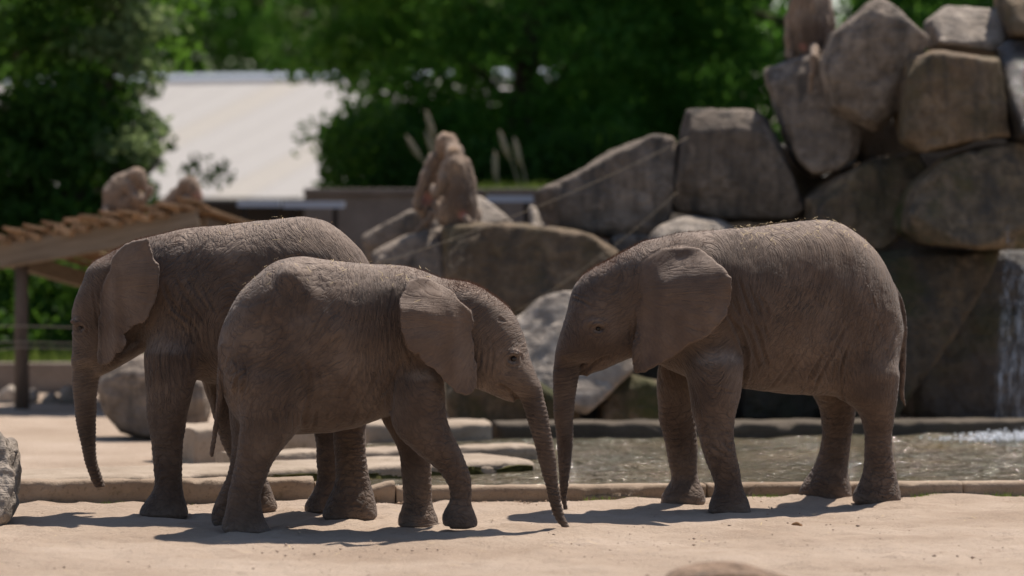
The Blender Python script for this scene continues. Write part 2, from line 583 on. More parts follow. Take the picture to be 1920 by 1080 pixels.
MAT = {}
MAT['skin'] = mat_skin()
MAT['rock'] = mat_rock('boulder_rock', (0.165, 0.13, 0.102), (0.35, 0.285, 0.23))
MAT['rock_brown'] = mat_rock('boulder_brown', (0.16, 0.112, 0.072), (0.3, 0.222, 0.15), moss=0.35)
MAT['rock_warm'] = mat_rock('stone_warm', (0.20, 0.13, 0.085), (0.34, 0.24, 0.17))
MAT['rock_moss'] = mat_rock('boulder_mossy', (0.125, 0.095, 0.06), (0.27, 0.2, 0.135), moss=0.9)
MAT['rock_shade'] = mat_rock('boulder_shaded', (0.075, 0.055, 0.035), (0.21, 0.155, 0.10), moss=0.9)  # dark tones stand in for shade under the overhanging rock
MAT['rock_pale'] = mat_rock('boulder_pale', (0.33, 0.275, 0.225), (0.52, 0.445, 0.375), streak=0.3)
MAT['rock_wet_shade'] = mat_rock('boulder_wet_shade', (0.045, 0.037, 0.03), (0.09, 0.075, 0.06), moss=0.4, wet=True)  # wet rock; its near-black tone also paints shade in cave and gaps
MAT['rock_glint'] = mat_rock('boulder_glistening', (0.045, 0.037, 0.03), (0.09, 0.075, 0.06), wet=2)
MAT['sand'] = mat_sand()
MAT['concrete'] = mat_concrete('kerb_concrete')
MAT['concrete_pale'] = mat_concrete('slab_concrete', (0.30, 0.235, 0.175), (0.45, 0.365, 0.285), 0.35)
MAT['wall'] = mat_concrete('wall_render', (0.19, 0.15, 0.125), (0.28, 0.23, 0.195), 0.15)
MAT['rim'] = mat_concrete('shaded_rim', (0.06, 0.048, 0.036), (0.13, 0.105, 0.08), 0.5)  # concrete darkened to paint the shade on the far rim
MAT['moss'] = mat_plain('moss', (0.085, 0.08, 0.028), 0.95, 0.1, var=0.6)
MAT['beam'] = mat_wood('weathered_beam', (0.17, 0.125, 0.085), (0.32, 0.25, 0.18), (1, 6, 12))
MAT['plank'] = mat_wood('roof_plank', (0.19, 0.10, 0.05), (0.44, 0.30, 0.18), (8, 1, 8))
MAT['post'] = mat_wood('round_post', (0.085, 0.062, 0.048), (0.16, 0.12, 0.095), (8, 8, 1))
MAT['sheet'] = mat_plain('roof_sheet', (0.42, 0.395, 0.375), 0.6, 0.3, var=0.06)
MAT['sheet_warm'] = mat_plain('roof_sheet_yellowed', (0.42, 0.385, 0.345), 0.6, 0.3, var=0.06)
MAT['dark'] = mat_plain('dark_cladding', (0.025, 0.02, 0.018), 0.8)
MAT['steel'] = mat_plain('galvanised_steel', (0.42, 0.46, 0.54), 0.5, 0.5, 0.2)
MAT['wire'] = mat_plain('wire', (0.30, 0.26, 0.20), 0.6)
MAT['rope'] = mat_plain('rope', (0.26, 0.21, 0.15), 0.9)
MAT['leaf_dark'] = mat_leaf('leaf_dark', (0.024, 0.07, 0.014), (0.06, 0.135, 0.03), 0.5, (0.20, 0.40, 0.04))
MAT['leaf_mid'] = mat_leaf('leaf_mid', (0.036, 0.115, 0.020), (0.095, 0.21, 0.042), 0.6, (0.25, 0.52, 0.07))
MAT['leaf_pale'] = mat_leaf('leaf_pale', (0.10, 0.16, 0.07), (0.20, 0.27, 0.13), 0.45, (0.36, 0.46, 0.18))
MAT['grass'] = mat_leaf('grass', (0.09, 0.15, 0.03), (0.17, 0.23, 0.06), 0.4, (0.28, 0.36, 0.06))
MAT['bark'] = mat_wood('bark', (0.05, 0.038, 0.028), (0.11, 0.085, 0.065), (8, 8, 1.5))
MAT['reed'] = mat_plain('dry_reed', (0.42, 0.33, 0.22), 0.9)
MAT['straw'] = mat_plain('straw', (0.55, 0.42, 0.24), 0.8)
MAT['hair'] = mat_plain('elephant_hair', (0.17, 0.085, 0.05), 0.6)
MAT['eye'] = mat_plain('eye', (0.015, 0.009, 0.006), 0.28, 0.4)
MAT['fur'] = mat_fur()
MAT['water'] = mat_water()
MAT['fall'] = mat_falling()
MAT['foam'] = mat_plain('foam', (0.8, 0.83, 0.88), 0.5)
MAT['earth'] = mat_concrete('earth_gap_shade', (0.05, 0.038, 0.028), (0.09, 0.07, 0.05), 0.4)
MAT['far_ground'] = mat_plain('far_grass_ground', (0.06, 0.085, 0.025), 0.95, 0.1, var=0.4)

# ------------------------------------------------------------------ ground, pool, kerbs
KA = math.atan2(0.62, 5.3)                         # the kerb runs slightly away to the right
def kerb_y(x):
    return 20.56 + math.tan(KA) * x

def axis_steps(a, b, step, far0, far1, grow=1.25):
    xs = list(np.arange(a, b + 1e-6, step))
    s, x = step, a
    L = []
    while x > far0:
        s *= grow
        x -= s
        L.append(x)
    s, x = step, xs[-1]
    R = []
    while x < far1:
        s *= grow
        x += s
        R.append(x)
    return np.array(L[::-1] + xs + R)

FEET = [(309, 19.56), (484, 19.88), (657, 19.42), (609, 19.78), (465, 18.75), (418, 19.08), (862, 18.76), (785, 19.05), (1368, 19.84), (1280, 20.32), (1644, 20.38), (1548, 20.68)]
def build_ground():
    gx = axis_steps(-3.4, 3.4, 0.035, -300, 300)
    gy = axis_steps(15.8, 21.0, 0.035, -30, 900, 1.12)
    X, Y = np.meshgrid(gx, gy, indexing='ij')
    near = np.clip((24 - Y) / 3, 0, 1) * np.clip((6 - np.abs(X)) / 2, 0, 1)
    Z = 0.010 * fbm(X * 1.3, Y * 1.3, 0 * X, 3, 3) + near * 0.010 * fbm(X * 6, Y * 4, 0 * X, 4, 9)
    ky = 20.56 + math.tan(KA) * X
    Z += 0.022 * np.exp(-((Y - ky + 0.10) / 0.12) ** 2) * near * (0.6 + 0.8 * vnoise(X * 3, 0 * X, 0 * X, 21))
    Z -= 0.004
    for (u, yy) in FEET:                             # sand pressed down and pushed up round the feet
        rr = np.hypot((X - (u - 960) / FPX * yy) / 1.15, Y - yy)
        Z += 0.016 * np.exp(-((rr - 0.15) / 0.035) ** 2) * (0.7 + 0.6 * vnoise(X * 14, Y * 14, 0 * X, 61)) - 0.006 * np.exp(-(rr / 0.10) ** 2)
    rf = random.Random(77)
    for q in range(120):                             # older footprints
        fx, fy = rf.uniform(-3.1, 3.1), rf.uniform(16.3, 20.2)
        rr = np.hypot((X - fx) / 1.2, Y - fy)
        rd = rf.uniform(0.06, 0.10)
        Z += rf.uniform(0.5, 1.0) * (-0.012 * sstep(rd, rd * 0.6, rr) + 0.006 * np.exp(-((rr - rd * 1.15) / 0.025) ** 2))
    Z = np.where(Y > ky + 0.05, np.minimum(Z, 0.0) - 0.01, Z)
    nx, ny = X.shape
    V = np.stack([X.ravel(), Y.ravel(), Z.ravel()], 1)
    i = np.arange(nx * ny).reshape(nx, ny)
    F = np.stack([i[:-1, :-1].ravel(), i[1:, :-1].ravel(), i[1:, 1:].ravel(), i[:-1, 1:].ravel()], 1)
    o = add_obj('ground', mesh_np('ground', V, F), MAT['sand'])
    tag(o, kind='structure')
build_ground()

def rough_bar(name, a, b, width, z0, z1, mat, seed, h=0.022, amp=0.012, chips=(), parent=None):
    """a concrete bar from a to b (front edge) with worn, uneven edges"""
    a, b = Vector(a), Vector(b)
    d = (b - a)
    L = d.length
    d.normalize()
    nrm = Vector((-d.y, d.x))
    n = max(2, int(L / h))
    ss = np.linspace(0, L, n)
    prof_w = np.linspace(0, width, max(4, int(width / 0.05)))
    pts = [(0.0, z0 - 0.05)] + [(0.0, z) for z in np.linspace(z0, z1 - 0.02, 4)] + [(0.008, z1 - 0.007)] + [(0.02 + (width - 0.04) * t, z1) for t in np.linspace(0, 1, len(prof_w))] + [(width - 0.006, z1 - 0.01)] + [(width, z1 - 0.03), (width, z0 - 0.05)]
    pts = np.array(pts)
    S, I = np.meshgrid(ss, np.arange(len(pts)), indexing='ij')
    W, Zz = pts[I, 0], pts[I, 1]
    bx = a.x + d.x * S + nrm.x * W
    by = a.y + d.y * S + nrm.y * W
    nz = fbm(bx * 9, by * 9, Zz * 9 + seed, 3, seed)
    edge = np.exp(-((W - 0.01) / 0.03) ** 2) * (Zz > z1 - 0.04)
    chipn = np.clip(fbm(bx * 5, by * 5, Zz * 0 + seed, 3, seed + 5) - 0.35, 0, 1)
    Zz = Zz + amp * 0.5 * nz * (Zz > z0) - edge * chipn * 0.05
    off = amp * fbm(bx * 7 + 5, by * 7, Zz * 12, 3, seed + 2) - edge * chipn * 0.03
    bx = bx - nrm.x * off * (W < 0.02)
    by = by - nrm.y * off * (W < 0.02)
    for (s0, wd, dp) in chips:
        g = np.exp(-((S - s0) / wd) ** 2)
        Zz = Zz - g * dp * (Zz > z0)
    V = np.stack([bx.ravel(), by.ravel(), Zz.ravel()], 1)
    m = len(pts)
    i = np.arange(n * m).reshape(n, m)
    F = np.stack([i[:-1, :-1].ravel(), i[1:, :-1].ravel(), i[1:, 1:].ravel(), i[:-1, 1:].ravel()], 1)
    me = mesh_np(name, V, F)
    bm = bmesh.new()
    bm.from_mesh(me)
    bm.verts.ensure_lookup_table()
    for k in (0, n - 1):
        ring = [bm.verts[k * m + j] for j in range(m)]
        bm.faces.new(ring if k else ring[::-1])
    bmesh.ops.recalc_face_normals(bm, faces=bm.faces)
    bm.to_mesh(me)
    bm.free()
    o = add_obj(name, me, mat, parent)
    return o

# the low kerb in front of the pool, in cast lengths
KW = 0.16
xs_k = [-2.62, -1.05, -0.62, 1.05, 2.45, 4.6]
kz = [0.125, 0.11, 0.075, 0.075, 0.072]
kl = ['worn concrete kerb length behind the hanging trunk of the left elephant',
      'broken low kerb length crumbling into soil between the rear legs',
      'straight concrete kerb length behind the two touching trunks',
      'concrete kerb length behind the right elephant, along the water',
      'concrete kerb length beyond the rear foot of the right elephant']
for i in range(5):
    a = (xs_k[i] + 0.004, kerb_y(xs_k[i] + 0.004))
    b = (xs_k[i + 1] - 0.004, kerb_y(xs_k[i + 1] - 0.004))
    ch = ((0.2, 0.16, 0.05),) if i == 1 else ()
    o = rough_bar('pool_kerb', a, b, KW, 0.0, kz[i], MAT['concrete'], 31 + i, chips=ch, amp=0.010 if i < 2 else 0.004)
    tag(o, kl[i], 'kerb', 'kerb lengths in front of the pool')

# long concrete slab that runs out into the pool and the step behind it
o = rough_bar('pool_slab', (-2.75, 20.60), (0.13, 22.15), 0.72, -0.01, 0.10, MAT['concrete_pale'], 51, h=0.035, amp=0.006)
tag(o, 'long pale concrete slab running into the pool with a mossy front edge', 'slab')
mb = rough_bar('moss_edge', (-2.74, 20.583), (0.12, 22.13), 0.02, 0.0, 0.07, MAT['moss'], 53, amp=0.03, parent=o)
o = rough_bar('pool_step', (-1.62, 22.25), (0.16, 23.02), 0.30, -0.01, 0.125, MAT['concrete_pale'], 57, h=0.035)
tag(o, 'thin concrete step along the back of the long slab', 'slab')
o = rough_bar('concrete_block', (-1.93, 23.3), (-0.95, 24.0), 0.5, -0.01, 0.21, MAT['concrete_pale'], 61, h=0.035)
tag(o, 'concrete block with shaded front face seen between the elephant legs', 'block')
o = rough_bar('concrete_edging', (-0.95, 24.75), (-0.13, 24.85), 0.45, -0.01, 0.145, MAT['concrete_pale'], 63, h=0.04)
tag(o, 'sunlit pale concrete rim block at the far side of the pool', 'rim')
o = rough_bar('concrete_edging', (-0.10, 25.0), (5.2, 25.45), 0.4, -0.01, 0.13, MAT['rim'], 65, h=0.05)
tag(o, 'long rim painted dark as shade below the waterfall rocks', 'rim')

def build_water():
    xs = np.linspace(-0.92, 5.6, 240)
    n = 150
    V = []
    for x in xs:
        y0 = kerb_y(x) + 0.1
        y1 = 25.55 + 0.06 * x
        for j in range(n):
            V.append((x, y0 + (y1 - y0) * j / (n - 1), 0.035))
    V = np.array(V)
    i = np.arange(len(V)).reshape(len(xs), n)
    g = np.exp(-(((V[:, 0] - 3.5) / 1.1) ** 2 + ((V[:, 1] - 25.2) / 0.9) ** 2))
    V[:, 2] += (0.013 + 0.02 * g) * fbm(V[:, 0] * 3.2 + 0.6 * V[:, 1], V[:, 1] * 6, 0 * V[:, 0], 3, 77)
    F = np.stack([i[:-1, :-1].ravel(), i[1:, :-1].ravel(), i[1:, 1:].ravel(), i[:-1, 1:].ravel()], 1)
    o = add_obj('water', mesh_np('water', V, F), MAT['water'])
    tag(o, kind='structure')
build_water()

# ------------------------------------------------------------------ boulders
def hull_planes(pts):
    bm = bmesh.new()
    for p in pts:
        bm.verts.new(p)
    bmesh.ops.convex_hull(bm, input=bm.verts)
    bm.normal_update()
    pl = []
    for f in bm.faces:
        n = f.normal
        if n.length > 0.5:
            pl.append((n.x, n.y, n.z, n.dot(f.verts[0].co)))
    bm.free()
    return np.array(pl)

def boulder(poly, Y, depth, mat, label, seed, name='boulder', cat='boulder', h=0.025, amp=0.021, rnd=0.009, group=None, front=0.90, base=None, tilt=None):
    """poly: outline as photo columns/rows at distance Y; the stone gets a front, a back and worn faces"""
    r = random.Random(seed)
    pts = [P(u, v, Y) for u, v in poly]
    c = sum(pts, Vector()) / len(pts)
    A, B, C = [], [], []
    tx, tz_, bx_, bz_ = [r.uniform(-0.35, 0.35) for _ in range(4)]
    tz_ = abs(tz_) * r.choice((1, 1, -0.6))
    if tilt: tx, tz_ = tilt
    for p in pts:
        d = p - c
        A.append(p + Vector((0, depth * r.uniform(-0.10, 0.10), 0)))
        fb = c + d * r.uniform(front - 0.03, front + 0.07)
        B.append(fb + Vector((0, -depth * 0.42 + tx * d.x + tz_ * d.z, 0)))
        C.append(c + d * r.uniform(0.82, 0.97) + Vector((0, depth * 0.48 + bx_ * d.x + bz_ * d.z, 0)))
    if base is not None:
        for p in list(B) + list(C):
            if p.z < c.z:
                p.z = max(p.z, base - 0.05)
    allp = A + B + C
    pl = hull_planes(allp)
    lo = np.array([min(p[i] for p in allp) for i in range(3)]) - 0.1
    hi = np.array([max(p[i] for p in allp) for i in range(3)]) + 0.1
    f = Field(lo, hi, h)
    X, Yy, Z = f.grid(tuple(slice(None) for _ in range(3)))
    d = None
    for n in pl:
        q = n[0] * X + n[1] * Yy + n[2] * Z - n[3]
        d = q if d is None else smax(d, q, rnd)
    cc = np.array(c)
    ext = (hi - lo) / 2 - 0.1
    for q in range(7):                              # spalled corners
        nv = np.array([r.uniform(-0.8, 0.8), r.uniform(-1, -0.35), r.uniform(-0.5, 0.9)])
        nv /= np.linalg.norm(nv)
        sup = max(float(nv @ (np.array(p) - cc)) for p in allp)
        d = smax(d, nv[0] * (X - cc[0]) + nv[1] * (Yy - cc[1]) + nv[2] * (Z - cc[2]) - sup * r.uniform(0.80, 0.95), rnd)
    crk = np.abs(fbm(X * 1.7 + seed, Yy * 1.7, Z * 1.4, 3, seed + 7))
    d = d + 0.014 * np.exp(-(crk / 0.05) ** 2)
    d = d - 0.006 + amp * 0.7 * fbm(X * 4.5 + seed, Yy * 4.5, Z * 4.5, 4, seed) + amp * 0.35 * np.abs(vnoise(X * 9, Yy * 9, Z * 6 + seed, seed + 3))
    f.F = d.astype(np.float32)
    V, Q = f.mesh()
    o = add_obj(name, mesh_np(name, V, Q), mat)
    recenter(o)
    tag(o, label, cat, group)
    return o

RG = 'stones of the waterfall rock pile'
R_ = MAT['rock']
ROCKS = [
 ([(1000,362),(1060,330),(1130,300),(1180,266),(1225,250),(1264,257),(1274,300),(1264,370),(1252,440),(1200,462),(1120,445),(1040,428),(1008,402)], 28.0, 0.8, R_, 'long slanting grey slab leaning against the upright block', 1),
 ([(828,422),(900,414),(975,420),(1040,428),(1110,438),(1160,470),(1165,570),(1000,590),(828,575)], 27.4, 0.9, MAT['rock_brown'], 'broad brown block carrying the pair of baboons', 2),
 ([(696,475),(760,442),(832,424),(838,575),(700,585)], 27.9, 0.8, R_, 'dark grey block beside the broad brown block', 3),
 ([(680,445),(765,394),(835,400),(850,480),(684,500)], 28.8, 0.7, R_, 'blue-grey stone behind the dark block and the wall', 4),
 ([(868,372),(900,366),(925,385),(965,422),(860,430)], 28.9, 0.6, MAT['rock_pale'], 'pale pointed stone just behind the pair of baboons', 5),
 ([(990,385),(1004,385),(1024,432),(992,432)], 28.6, 0.4, MAT['rock_pale'], 'small pale wedge stone under the steel trough end', 6),
 ([(1284,206),(1325,204),(1365,213),(1412,208),(1440,224),(1458,265),(1482,315),(1508,392),(1490,418),(1400,420),(1330,411),(1262,396),(1254,370),(1266,300)], 27.8, 0.9, R_, 'tall upright grey block with dark vertical stains', 7),
 ([(1431,128),(1495,102),(1532,97),(1552,150),(1582,205),(1612,250),(1606,292),(1562,322),(1520,336),(1490,300),(1470,230),(1445,180)], 27.7, 0.8, R_, 'tilted block on which the tailed baboon perches', 8),
 ([(1533,112),(1558,62),(1610,38),(1641,-4),(1664,3),(1700,38),(1738,72),(1704,104),(1684,150),(1678,215),(1642,252),(1600,228),(1553,205)], 27.3, 0.8, R_, 'large diamond-shaped slab with a sunlit upper edge', 9),
 ([(1733,42),(1776,10),(1830,16),(1882,20),(1884,62),(1872,104),(1740,92)], 27.9, 1.0, MAT['rock_pale'], 'pale sunlit stone lying on the square block', 10),
 ([(1686,104),(1750,92),(1872,108),(1884,200),(1888,256),(1820,268),(1760,276),(1720,290),(1684,264),(1679,180)], 27.1, 0.9, MAT['rock_brown'], 'big square brown block with a rounded lower edge', 11),
 ([(1870,92),(1890,78),(1960,78),(1960,268),(1888,268),(1870,180)], 27.3, 0.8, MAT['rock_glint'], 'wet glistening stone under the water at the edge of the pile', 12),
 ([(1868,-30),(1960,-30),(1960,80),(1884,76)], 27.6, 0.8, MAT['rock_brown'], 'brown stone above the wet glistening stone', 13),
 ([(1504,372),(1560,330),(1640,294),(1722,286),(1745,322),(1704,372),(1694,440),(1640,470),(1560,466),(1508,425)], 27.5, 0.9, MAT['rock_brown'], 'brown stone wedged under the diamond-shaped slab', 14),
 ([(1682,402),(1700,350),(1760,300),(1832,274),(1930,262),(1960,300),(1950,462),(1840,470),(1720,458),(1680,432)], 27.0, 0.9, MAT['rock_moss'], 'large stone with a green mossy ridge below the square block', 15),
 ([(1560,500),(1640,476),(1720,466),(1880,468),(1860,520),(1800,560),(1752,630),(1712,720),(1650,800),(1540,800)], 26.9, 1.0, MAT['rock_shade'], 'huge slanting lower stone behind the tail of the right elephant', 16),
 ([(1214,440),(1242,420),(1290,403),(1350,414),(1400,440),(1400,520),(1220,520)], 27.3, 0.7, MAT['rock_pale'], 'small pale stone above the neck of the right elephant', 17),
 ([(962,600),(1008,562),(1060,547),(1150,556),(1200,600),(1190,690),(1130,722),(1096,772),(1060,745),(1000,745),(966,710)], 26.5, 0.8, MAT['rock_pale'], 'pale sunlit boulder between the two facing elephant heads', 18),
 ([(834,700),(880,690),(960,690),(1080,740),(1090,795),(840,800)], 26.2, 0.7, MAT['rock_moss'], 'low dark mossy stone under the chin of the middle elephant', 19),
 ([(1000,580),(1160,560),(1330,560),(1420,620),(1420,790),(1120,800),(1010,740)], 27.4, 0.9, MAT['rock_wet_shade'], 'stone coloured dark as cave shade behind the right elephant', 20),
 ([(1380,520),(1560,500),(1580,800),(1380,800)], 27.2, 0.9, MAT['rock_wet_shade'], 'dark stone behind the hind legs of the right elephant', 21),
 ([(1390,440),(1520,425),(1640,470),(1560,560),(1400,560)], 27.5, 0.9, MAT['rock_brown'], 'brown stone hidden behind the back of the right elephant', 22),
 ([(1140,440),(1262,440),(1420,430),(1420,600),(1150,600)], 27.9, 0.8, R_, 'grey stone behind the head of the right elephant', 23),
 ([(828,560),(1000,580),(990,700),(830,710)], 27.6, 0.8, MAT['rock_brown'], 'brown stone behind the head of the middle elephant', 24),
 ([(1590,210),(1700,210),(1720,300),(1600,330)], 28.2, 0.8, MAT['rock_wet_shade'], 'dark stone in the gap beside the square block', 25),  # filler stone, dark in place of shade in the gap
 ([(1700,470),(1960,470),(1960,820),(1690,820)], 28.2, 0.9, MAT['rock_wet_shade'], 'black wet rock face behind the falling water', 26),
 ([(1440,260),(1560,300),(1560,400),(1460,420)], 28.5, 0.8, MAT['rock_wet_shade'], 'dark stone in the gap behind the upright block', 27),  # filler behind the block, its dark colour acting as gap shade
 ([(1120,730),(1180,700),(1260,720),(1300,800),(1120,800)], 26.6, 0.6, MAT['rock_moss'], 'low mossy stone at the water behind the right trunk', 28),
]
for poly, Y, dp, mt, lab, sd in ROCKS:
    boulder(poly, Y, dp, mt, lab, sd * 11 + 3, group=RG, tilt={12: (-0.35, 1.3), 10: (0.1, 1.1), 18: (-0.25, 0.8), 5: (0.3, 0.9), 6: (0.0, 0.9), 17: (0.0, 0.8), 13: (0.0, 0.7), 15: (0.1, 0.45), 16: (0.2, 0.4)}.get(sd))
boulder([(184,720),(205,685),(260,665),(330,668),(395,700),(402,770),(380,812),(300,818),(225,812),(196,770)], 25.9, 0.7, MAT['rock'], 'rounded grey boulder on the sand behind the left elephant', 401, base=0.0)
boulder([(-80,800),(-20,795),(12,815),(30,850),(38,890),(28,940),(8,978),(-90,985)], 19.35, 0.6, MAT['rock_pale'], 'rugged pale boulder at the end of the kerb', 402, h=0.014, amp=0.05, base=-0.03, tilt=(0.3, 0.75))
boulder([(1246,1086),(1275,1070),(1340,1063),(1420,1068),(1480,1086),(1490,1150),(1240,1150)], 15.0, 0.4, MAT['rock_warm'], 'low flat brown stone lying in the sand in front of the elephants', 403, h=0.02, base=-0.05)
for i, (u, v, w, hh) in enumerate([(20, 770, 60, 50), (95, 775, 50, 45), (128, 760, 36, 40), (60, 757, 30, 30)]):  # pale stones stand in for dappled sun patches along the wall
    boulder([(u - w / 2, v), (u - w * 0.35, v - hh * 0.7), (u, v - hh), (u + w * 0.35, v - hh * 0.75), (u + w / 2, v)], 29.9, 0.25, MAT['rock_pale'],
            ('pale rubble stone farthest from the shelter post along the low wall', 'broad pale rubble stone just beside the shelter post', 'rubble stone beside the trunk of the largest elephant', 'smallest rubble stone behind the shelter post')[i], 420 + i, name='rubble_stone', cat='stone', group='rubble along the low wall', rnd=0.02, amp=0.02)

# backing of the pile and raised bank behind the wall
def heightfield(name, x0, x1, y0, y1, fn, mat, nx=60, ny=40):
    xs, ys = np.linspace(x0, x1, nx), np.linspace(y0, y1, ny)
    X, Y = np.meshgrid(xs, ys, indexing='ij')
    Z = fn(X, Y)
    V = np.stack([X.ravel(), Y.ravel(), Z.ravel()], 1)
    i = np.arange(nx * ny).reshape(nx, ny)
    F = np.stack([i[:-1, :-1].ravel(), i[1:, :-1].ravel(), i[1:, 1:].ravel(), i[:-1, 1:].ravel()], 1)
    o = add_obj(name, mesh_np(name, V, F), mat)
    tag(o, kind='structure')
    return o
heightfield('earth_mound', -1.4, 9, 28.2, 33.5, lambda X, Y: -0.1 + sstep(28.2, 29.6, Y) * (0.75 + 1.1 * sstep(0.2, 1.9, X) + 0.75 * sstep(1.9, 3.0, X)) * (1 - 0.35 * sstep(31, 33.4, Y)) + 0.06 * fbm(X, Y, 0 * X, 3, 5), MAT['earth'])  # dark backing added so gaps between the stones read as shade
WALL_X0 = -1.85
heightfield('bank', WALL_X0 - 0.1, 40, 34.32, 120, lambda X, Y: 1.52 + 0.05 * fbm(X * 0.7, Y * 0.7, 0 * X, 3, 15), MAT['far_ground'], 90, 90)

# ------------------------------------------------------------------ walls, rails, shelter, roofed building
def box_bm(bm, c, s, rot=None):
    r = bmesh.ops.create_cube(bm, size=1.0)
    bmesh.ops.scale(bm, vec=s, verts=r['verts'])
    if rot is not None:
        bmesh.ops.rotate(bm, cent=(0, 0, 0), matrix=rot, verts=r['verts'])
    bmesh.ops.translate(bm, vec=c, verts=r['verts'])
    return r['verts']

def box_obj(name, c, s, mat, parent=None, bevel=0.006, rot=None, jitter=0.0, seed=0):
    bm = bmesh.new()
    box_bm(bm, (0, 0, 0), s)
    if bevel:
        bmesh.ops.bevel(bm, geom=bm.edges[:], offset=bevel, segments=2, affect='EDGES', profile=0.6)
    if jitter:
        r = random.Random(seed)
        for v in bm.verts:
            v.co += Vector((r.uniform(-1, 1), r.uniform(-1, 1), r.uniform(-1, 1))) * jitter
    me = bpy.data.meshes.new(name)
    bm.to_mesh(me)
    bm.free()
    o = bpy.data.objects.new(name, me)
    COL.objects.link(o)
    me.materials.append(mat)
    if rot is not None:
        o.rotation_euler = rot.to_euler()
    o.location = c
    if parent is not None:
        o.parent = parent
        o.location = Vector(c) - Vector(parent.location)
    return o

def tube(name, pts, rad, mat, parent=None, n=8):
    bm = bmesh.new()
    rings = []
    pts = [Vector(p) for p in pts]
    rads = rad if isinstance(rad, (list, tuple)) else [rad] * len(pts)
    for i, p in enumerate(pts):
        d = (pts[min(i + 1, len(pts) - 1)] - pts[max(i - 1, 0)]).normalized()
        up = Vector((0, 0, 1)) if abs(d.z) < 0.9 else Vector((1, 0, 0))
        a = d.cross(up).normalized()
        b = d.cross(a)
        rings.append([bm.verts.new(p + (a * math.cos(t * 2 * math.pi / n) + b * math.sin(t * 2 * math.pi / n)) * rads[i]) for t in range(n)])
    for r0, r1 in zip(rings, rings[1:]):
        for t in range(n):
            bm.faces.new((r0[t], r0[(t + 1) % n], r1[(t + 1) % n], r1[t]))
    bm.faces.new(rings[0][::-1])
    bm.faces.new(rings[-1])
    bmesh.ops.recalc_face_normals(bm, faces=bm.faces)
    me = bpy.data.meshes.new(name)
    bm.to_mesh(me)
    bm.free()
    for p in me.polygons:
        p.use_smooth = True
    return add_obj(name, me, mat, parent)

# retaining wall behind the rock pile, cast in bays
wall = empty('retaining_wall', (0, 34.2, 0))
tag(wall, 'brown rendered retaining wall behind the baboons, grass growing above it', 'wall')
for i in range(5):
    x0 = WALL_X0 + i * 1.3
    box_obj('wall_panel', (x0 + 0.645, 34.2, 0.80), (1.28, 0.22, 1.60), MAT['wall'], wall, 0.012)
for i in range(4):
    box_obj('coping', (WALL_X0 + 0.81 + i * 1.63, 34.19, 1.625), (1.62, 0.30, 0.05), MAT['wall'], wall, 0.01)

box_obj('side_wall', (WALL_X0 + 0.1, 40.35, 0.78), (0.2, 12.0, 1.54), MAT['wall'], wall, 0.012)
# steel troughs/rails
def rail(u0, u1, v, Y, label):
    a, b = P(u0, v, Y), P(u1, v, Y)
    t = empty('steel_trough', (a.x, Y, 0))
    tag(t, label, 'trough', 'steel troughs on thin stands')
    L = b.x - a.x
    bm = bmesh.new()
    hh = 0.055
    for c, s in (((0, 0, 0), (L, 0.02, hh)), ((0, 0.16, 0), (L, 0.02, hh)), ((0, 0.08, -hh / 2 + 0.01), (L - 0.04, 0.138, 0.02)), ((-L / 2 + 0.008, 0.08, 0.002), (0.016, 0.138, hh - 0.008)), ((L / 2 - 0.008, 0.08, 0.002), (0.016, 0.138, hh - 0.008))):
        box_bm(bm, c, s)
    me = bpy.data.meshes.new('channel')
    bm.to_mesh(me); bm.free()
    o = add_obj('channel', me, MAT['steel'])
    o.location = ((a.x + b.x) / 2, Y, a.z)
    o.parent = t
    o.location = Vector(o.location) - Vector(t.location)
    for sx in (0.15, 0.85):
        box_obj('stand', (a.x + L * sx, Y + 0.08, (a.z - hh / 2) / 2), (0.04, 0.04, a.z - hh / 2), MAT['dark'], t, 0.003)
rail(445, 525, 382, 32.6, 'left one of two steel troughs below the pale roof')
rail(530, 645, 384, 32.0, 'longer bluish steel trough near the retaining wall')
rail(912, 1000, 373, 30.5, 'short bluish steel trough beside the pair of baboons')

# low wall with wires behind the shelter
lw = empty('low_wall', (-4.2, 31.4, 0))
tag(lw, 'low grey concrete wall behind the shelter post', 'wall')
for i in range(4):
    box_obj('wall_block', (-6.2 + i * 1.25, 31.4, 0.11), (1.24, 0.2, 0.24), MAT['wall'], lw, 0.012)

sh = empty('shelter', P(45, 768, 28.9))
sh.location.z = 0
tag(sh, 'low wooden shelter with a tilted plank roof and beam front', 'shelter')
FL, FR = Vector((-3.90, 29.0, 1.215)), Vector((-2.36, 29.0, 1.475))
BK = Vector((0.65, 2.0, -0.30))
ex = (FR - FL)
LX = ex.length
ex.normalize()
ey = BK.normalized()
ey = (ey - ex * ey.dot(ex)).normalized()
ez = ex.cross(ey).normalized()
ROT = Matrix((ex, ey, ez)).transposed()
def onroof(s, t, w):
    return FL + ex * (s * LX) + BK * t + ez * w
box_obj('fascia_beam', FL + ex * (LX * 0.51) + Vector((0, -0.06, -0.075)), (LX * 0.985, 0.07, 0.185), MAT['beam'], sh, 0.008, ROT)
box_obj('back_beam', FL + ex * (LX * 0.5) + BK * 0.95 + Vector((0, 0, -0.10)), (LX * 0.97, 0.06, 0.15), MAT['beam'], sh, 0.008, ROT)
bd = BK.normalized()
rr = Matrix((bd.cross(Vector((0, 0, 1))).normalized(), bd, bd.cross(Vector((0, 0, 1))).normalized().cross(bd))).transposed()
for s, nm in ((0.03, 'side_beam'), (0.5, 'rafter'), (0.985, 'side_beam')):
    box_obj(nm, FL + ex * (LX * s) + BK * 0.5 + Vector((0, 0, -0.075)), (0.07, BK.length * 0.86, 0.13), MAT['beam'], sh, 0.006, rr)
